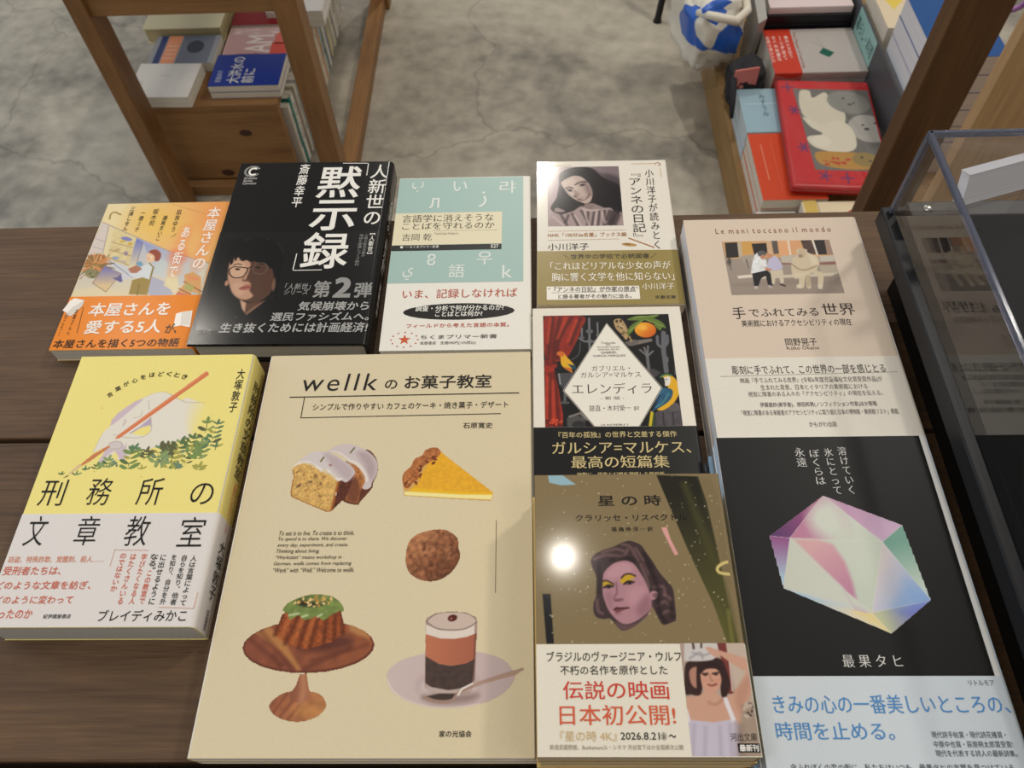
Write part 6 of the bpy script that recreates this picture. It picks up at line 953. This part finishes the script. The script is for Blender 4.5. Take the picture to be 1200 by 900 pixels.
    b.txt('星 の 時', (-17.08,54.38,18.08,60.9), (26, 22, 18), .012); b.txt('クラリッセ・リスペクトル', (-29.96,45.28,31.45,49.17), (26, 22, 18), .008); b.txt('福 嶋 伸 洋 ─ 訳', (-10.68,39.07,12.05,41.87), (40, 34, 26), .01)
    b.txt('ブラジルのヴァージニア・ウルフ', (-47.4,-30.28,19.72,-25.16), (40, 36, 34), .006); b.txt('不朽の名作を原作とした', (-40.78,-36.57,12.23,-32.12), (40, 36, 34), .006)
    b.txt('伝説の映画', (-39.72,-48.16,11.95,-39.48), (206, 62, 44), .008, .006); b.txt('日本初公開!', (-41.68,-59.82,14.03,-50.6), (214, 92, 58), .008, .006)
    b.txt('『星の時 4K』', (-41.7,-66.92,-14.8,-62.41), (206, 178, 130), .002); b.txt('2026.8.21', (-12.95,-66.32,5.54,-63.02), (44, 40, 38), .008); b.txt('㊎', (5.99,-66.48,9.04,-63.03), (44, 40, 38)); b.txt('〜', (9.94,-65.43,13.33,-63.93), (44, 40, 38), .02)
    b.txt('新宿武蔵野館、Bunkamuraル・シネマ 渋谷宮下ほか全国順次公開', (-46.65,-70.78,16.08,-68.41), (150, 138, 118))
    c = Canvas(((19.9,-42.96)[0], -h*500+.6, w*500-.5, (38.51,-21.07)[1]-.25), .4, fill=gradl((30.33,-29.42), (176, 152, 140), (52.4,-49.6), (186, 168, 152)), seed=72)
    c.poly([(22.12,-21),(38.51,-21.07),(38.74,-24.59),(30.33,-29.42),(21.08,-30.08)], (206, 200, 196), .8); c.line([(26.4,-21.02),(26.6,-25.24)], 1.2, (90, 70, 66), .5); c.line([(30.68,-21.04),(30.23,-24.55)], 1.0, (90, 70, 66), .5); c.poly([(38.51,-21.07),(42.78,-21.09),(43.42,-45.65),(40.67,-45.65),(39.48,-29.45)], (120, 56, 52), .6); c.line([(43.8,-21.44),(42.92,-44.33)], .8, (206, 180, 170), .5); c.poly([(43.49,-21.09),(54.15,-21.13),(54.54,-36.33),(44.3,-44.33)], (196, 178, 162), .6)
    c.poly([(21.12,-32.83),(23.9,-30.09),(28.92,-29.42),(29.98,-32.17),(27.59,-45.62),(22.73,-45.94),(19.74,-44.95)], (58, 38, 36), .7, smooth=True); c.poly([(22.91,-35.57),(24.94,-33.19),(27.7,-33.54),(27.73,-38.96),(25.85,-42.97),(23.32,-40.96)], (176, 128, 110), .8, smooth=True)
    c.poly([(18.18,-58.57),(19.36,-48.24),(26.82,-46.28),(29.83,-44.3),(35.16,-45.64),(37.64,-47.62),(43.51,-44.99),(50.47,-35.64),(48.59,-34.28),(42.9,-30.15),(39.06,-27.37),(32.36,-24.56),(33.96,-23.17),(38.03,-24.58),(51.54,-28.8),(53.21,-31.56),(53.87,-38.35),(50.76,-46.98),(46.14,-54.77),(43.34,-59.86),(29.86,-59.85)], (204, 158, 136), .7, smooth=True); c.poly([(44.1,-45.65),(50.05,-38.34),(53.28,-37.68),(50.29,-45.67),(44.98,-53.48)], (180, 132, 112), 3, .6, smooth=True)
    c.poly([(27.26,-31.48),(30.42,-28.73),(36.1,-28.4),(40.09,-30.14),(42.07,-38.32),(41.74,-43),(39.06,-47.29),(37.14,-46.3),(37.37,-39.65),(35.93,-34.92),(29.72,-34.22),(27.92,-42.97),(25.69,-44.3)], (54, 34, 32), .7, smooth=True); c.poly([(28.59,-34.9),(31.93,-33.41),(36.74,-34.11),(38.25,-38.31),(37,-42.33),(33.83,-45.31),(30.43,-44.97),(28.44,-41.64)], (206, 156, 132), .8, smooth=True); c.poly([(27.87,-32.17),(31.65,-30.12),(37.23,-30.48),(38.81,-34.25),(35.39,-33.7),(31.14,-34.09),(28.07,-36.26)], (48, 30, 30), .8, smooth=True)
    c.line([(29.46,-36.26),(31.92,-36.13)], .9, (70, 44, 40), .6); c.line([(34.37,-36.14),(37.21,-35.74)], .9, (70, 44, 40), .6); c.poly(el(30.65,-36.81,0.98,-0,-0.05,-0.41), (60, 40, 38), .6); c.poly(el(35.84,-36.62,0.98,-0,-0.05,-0.41), (60, 40, 38), .6); c.line([(32.86,-36.95),(33.11,-39.31),(33.94,-39.31)], .8, (168, 116, 98), .8, .8, True); c.line([(31.6,-41.32),(33.27,-41.79),(35.43,-41.12)], 1.0, (140, 70, 66), .6, .9, True); c.poly(el(30.08,-39.64,1.11,-0,-0.09,-0.67), (212, 140, 122), 2, .6); c.poly(el(36.37,-39.32,0.97,-0,-0.09,-0.67), (206, 134, 116), 2, .6)
    c.poly([(22.65,-28.71),(24.47,-25.23),(29.61,-23.85),(34.49,-24.57),(36.95,-27.37),(35.26,-29.44),(30.24,-30.11),(24.61,-30.1)], (206, 202, 200), .7, smooth=True); c.line([(25.81,-25.94),(30.59,-27.35),(35.01,-25.97)], 1.0, (150, 144, 146), 1, .7, True); c.line([(24.06,-28.71),(29.35,-25.95),(30.42,-28.73)], 1.0, (150, 144, 146), 1, .7, True); c.poly([(32.45,-23.86),(35.91,-24.58),(39.06,-27.37),(36.15,-28.06)], (206, 160, 140), .8, smooth=True)
    c.poly([(18.18,-58.57),(20.01,-57.43),(32.05,-58.59),(42.42,-57),(43.91,-60.5),(42.41,-74.72),(16.33,-74.73)], (198, 190, 206), .7); c.line([(38.92,-48.27),(41.35,-57.32)], 2.2, (226, 220, 224), .7); c.line([(19.45,-53.45),(19.98,-57.62)], 1.8, (226, 220, 224), .7)
    for a in ([(22.43,-59.85),(20.12,-73.52)], [(27.67,-61.12),(25.75,-73.51)], [(34.49,-60.49),(33.35,-73.51)], [(39.3,-59.86),(38.64,-73.51)]): c.line(a, 1.6, (170, 160, 178), 1.8, .6)
    c.line([(30.52,-49.57),(33.81,-50.55),(37.55,-48.27)], 1.2, (170, 122, 104), 1.2, .6, True); c.poly([(46.05,-50.89),(55.12,-49.61),(52.95,-74.72),(41.75,-74.72)], (150, 128, 112), 2.5, .6); c.dots([(47.42,-50.89),(50.93,-50.25),(50.68,-56.05),(47.3,-56.05)], 14, 1.2, [(80, 62, 56), (190, 172, 156), (110, 92, 84)]); c.poly([(42.18,-58.59),(45.36,-59.86),(44.39,-74.72),(40.44,-74.72)], (132, 110, 104), 3, .6)
    b.pic(c, 'band_photograph')
    b.txt('河出文庫', (38.81,-66.88,51.29,-63.33), (34, 28, 26), .002, .01); b.rect(((41.68,-69.53)[0], (46.16,-71.86)[1], (52.03,-69.53)[0], (46.79,-67.87)[1]), (24, 22, 22)); b.txt('最新刊', (42.4,-71.38,51.34,-68.37), (240, 236, 230), .03)
    b.done()
portrait_book()

# ---------------------------------------------------------------- black poetry book with the crystal
def crystal_book():
    _GX,_GY,_GA,_GZ,_GW,_GH=0.17339,0.14611,0.00000,0.03600,128.00000,188.00000
    w, h = _GW/1000, _GH/1000; t = _GZ/3
    stack_below(2, 'poetry_book', 'white-edged black poetry book, %s of the pile of three under the crystal cover', 'crystal poetry books', w, h, t, _GX, _GY, _GA, rgb=(160, 196, 226), page=(196, 214, 232))
    b = Book('poetry_book', 'black poetry book with a pastel faceted crystal and a pale blue band', w, h, t-.0002, _GX, _GY, T+2*t+.0002, _GA, rgb=(228, 228, 226), rough=.45, r=.003, page=(196, 214, 232), group='crystal poetry books')
    bt = (1.83,-47.27)[1]; b.band(bt, (206, 216, 224), .5)
    b.rect((-w*500+.1, bt-.5, (58.94,26.26)[0], h*500-.1), (17, 17, 18), .00006)
    c = Canvas((-53.56,-27.2,56.97,56.35), .42, seed=81)
    def F(P, p, c0, q, c1): c.poly(P, gradl(p, c0, q, c1), .25)
    c.poly([(-6.94,54.73),(33.9,35.79),(37.77,-7.89),(12.32,-25.8),(-39.91,-0.91),(-42.37,29.72)], (204, 208, 200), .25)
    F([(-6.94,54.73),(33.9,35.79),(20.16,25.68)], (-0.15,50.53), (190, 146, 176), (23.21,30.27), (206, 176, 204))
    F([(-6.94,54.73),(20.16,25.68),(-6.21,26.89),(-30.98,28.4)], (-23.05,33.72), (192, 130, 160), (6.51,32.46), (206, 212, 200))
    F([(-6.94,54.73),(-42.37,29.72),(-30.98,28.4)], (-10.93,50.62), (170, 84, 128), (-39.2,29.69), (96, 58, 112))
    F([(-42.37,29.72),(-30.98,28.4),(-39.91,-0.91)], (-36.68,27.62), (150, 90, 144), (-39.83,4.68), (176, 206, 226))
    F([(-30.98,28.4),(-39.91,-0.91),(4.82,-14.44),(-0.17,-12.57)], (-30.73,18.44), (206, 212, 200), (-6.58,-8.82), (210, 214, 202))
    F([(-30.98,28.4),(-6.21,26.89),(20.16,25.68),(4.82,-14.44)], (7.02,18.2), (202, 210, 196), (3.9,-10.73), (198, 208, 194))
    F([(20.16,25.68),(4.82,-14.44),(37.77,-7.89)], (14,8.28), (216, 206, 210), (34.15,-6.18), (146, 178, 222))
    F([(20.16,25.68),(33.9,35.79),(37.77,-7.89)], (27.61,25.12), (122, 168, 152), (35.45,-1.47), (206, 218, 206))
    F([(-39.91,-0.91),(-8.61,-9.75),(4.82,-14.44),(12.32,-25.8)], (-30.32,-4), (168, 200, 228), (-4.21,-14.4), (226, 214, 186)); c.poly([(-4,-13.48),(4.82,-14.44),(12.32,-25.8)], (232, 210, 132), 5, .8, seta=False)
    F([(4.82,-14.44),(37.77,-7.89),(12.32,-25.8)], (9.33,-18.12), (192, 196, 160), (26.7,-13.6), (128, 136, 202)); c.poly([(20.15,-14.49),(37.77,-7.89),(25.96,-16.35)], (108, 122, 206), 6, .6, seta=False)
    c.poly([(-17.53,42.09),(-12.35,48.47),(-3.31,49.47),(0.68,40.88),(0.3,30.44),(-7.05,27.41),(-14.8,31.58),(-17.61,36.82)], (212, 218, 206), 9, .95, smooth=True, seta=False); c.poly([(-5.73,33.59),(5.8,29.37),(18.14,25.19),(13.55,10.23),(3.35,2.52),(-1.63,13.28),(-5.3,22.3)], (206, 214, 200), 8, .8, smooth=True, seta=False)
    c.poly([(-29.02,27.56),(-15.64,27.47),(-7.71,24.35),(-3.28,14.28),(-1.72,2.55),(-1.82,-7.9),(1.77,-13.96),(-3.69,-12.09),(-5.95,-6.01),(-7.55,-0.78),(-18.51,13.38)], gradl((-20.07,24.43), (218, 172, 176), (-3.48,-3.18), (192, 134, 162)), 2.5, 1, smooth=False, seta=False); c.poly([(-30.82,28.19),(-39.91,-0.91),(4.41,-14.25),(-7.65,-1.26)], (208, 212, 200), .5, 1, seta=False); c.poly([(-7.65,-1.26),(-5.95,-6.01),(-3.69,-12.09),(4.37,-14.43),(-4.97,-9.76)], (196, 176, 196), 2, .7, seta=False); c.poly([(-39.91,-0.91),(-8.61,-9.75),(-3.62,-11.81),(4.41,-14.25),(-10.74,-11.13)], (190, 206, 220), 2.5, .7, seta=False)
    c.poly([(27.31,2.4),(37.77,-7.89),(18.16,-11.71),(24.89,-3.31)], (136, 172, 224), 9, .8, seta=False)
    for a in ([(-6.94,54.73),(-30.98,28.4),(-39.91,-0.91)], [(-30.98,28.4),(-42.37,29.72)], [(-30.98,28.4),(-6.21,26.89),(20.16,25.68)], [(20.16,25.68),(-6.94,54.73)], [(20.16,25.68),(33.9,35.79)], [(20.16,25.68),(4.82,-14.44),(12.32,-25.8)], [(20.16,25.68),(37.77,-7.89),(4.82,-14.44)], [(-30.98,28.4),(-7.55,-0.78),(4.82,-14.44),(-39.91,-0.91)], [(-6.94,54.73),(33.9,35.79),(37.77,-7.89),(12.32,-25.8),(-39.91,-0.91),(-42.37,29.72),(-6.94,54.73)]): c.line(a, .3, (228, 224, 222), .4, .55)
    b.pic(c)
    W = (214, 214, 210)
    for s, bx in (('溶けていく', (7.8,55.26,12.82,86.76)), ('氷にとって', (-0.59,55.35,4.73,85.83)), ('ぼくらは', (-9.21,61.68,-3.41,84.99)), ('永遠', (-18.12,73.42,-12.21,86.25))): b.txt(s, bx, W, 0, .01, True)
    b.txt('最 果 タ ヒ', (-16.55,-42.9,14.01,-36.64), W, 0, .01)
    b.txt('リトルモア', (44.32,-51.97,57.19,-49.38), (80, 86, 92)); BL = (74, 138, 200)
    b.txt('きみの心の一番美しいところの、', (-56.05,-65.42,61.1,-56.39), BL, .006, .008); b.txt('時間を止める。', (-56.79,-77.72,1.01,-69.37), BL, .006, .008); S = (66, 72, 80)
    b.txt('現代詩手帖賞・現代詩花椿賞・', (18.89,-76.77,54.91,-73.69), S, .002); b.txt('中原中也賞・萩原朔太郎賞受賞!', (18.79,-81.05,56.77,-78.02), S, .002); b.txt('現代を代表する詩人の最新詩集。', (18.55,-85.11,57.58,-82.13), S, .002); b.txt('今ふれぼくの恋の街に、私たちはいつも、最果タヒの言葉を見つけている。', (-52.65,-91.29,55.42,-88.36), S, .004)
    b.done()
crystal_book()
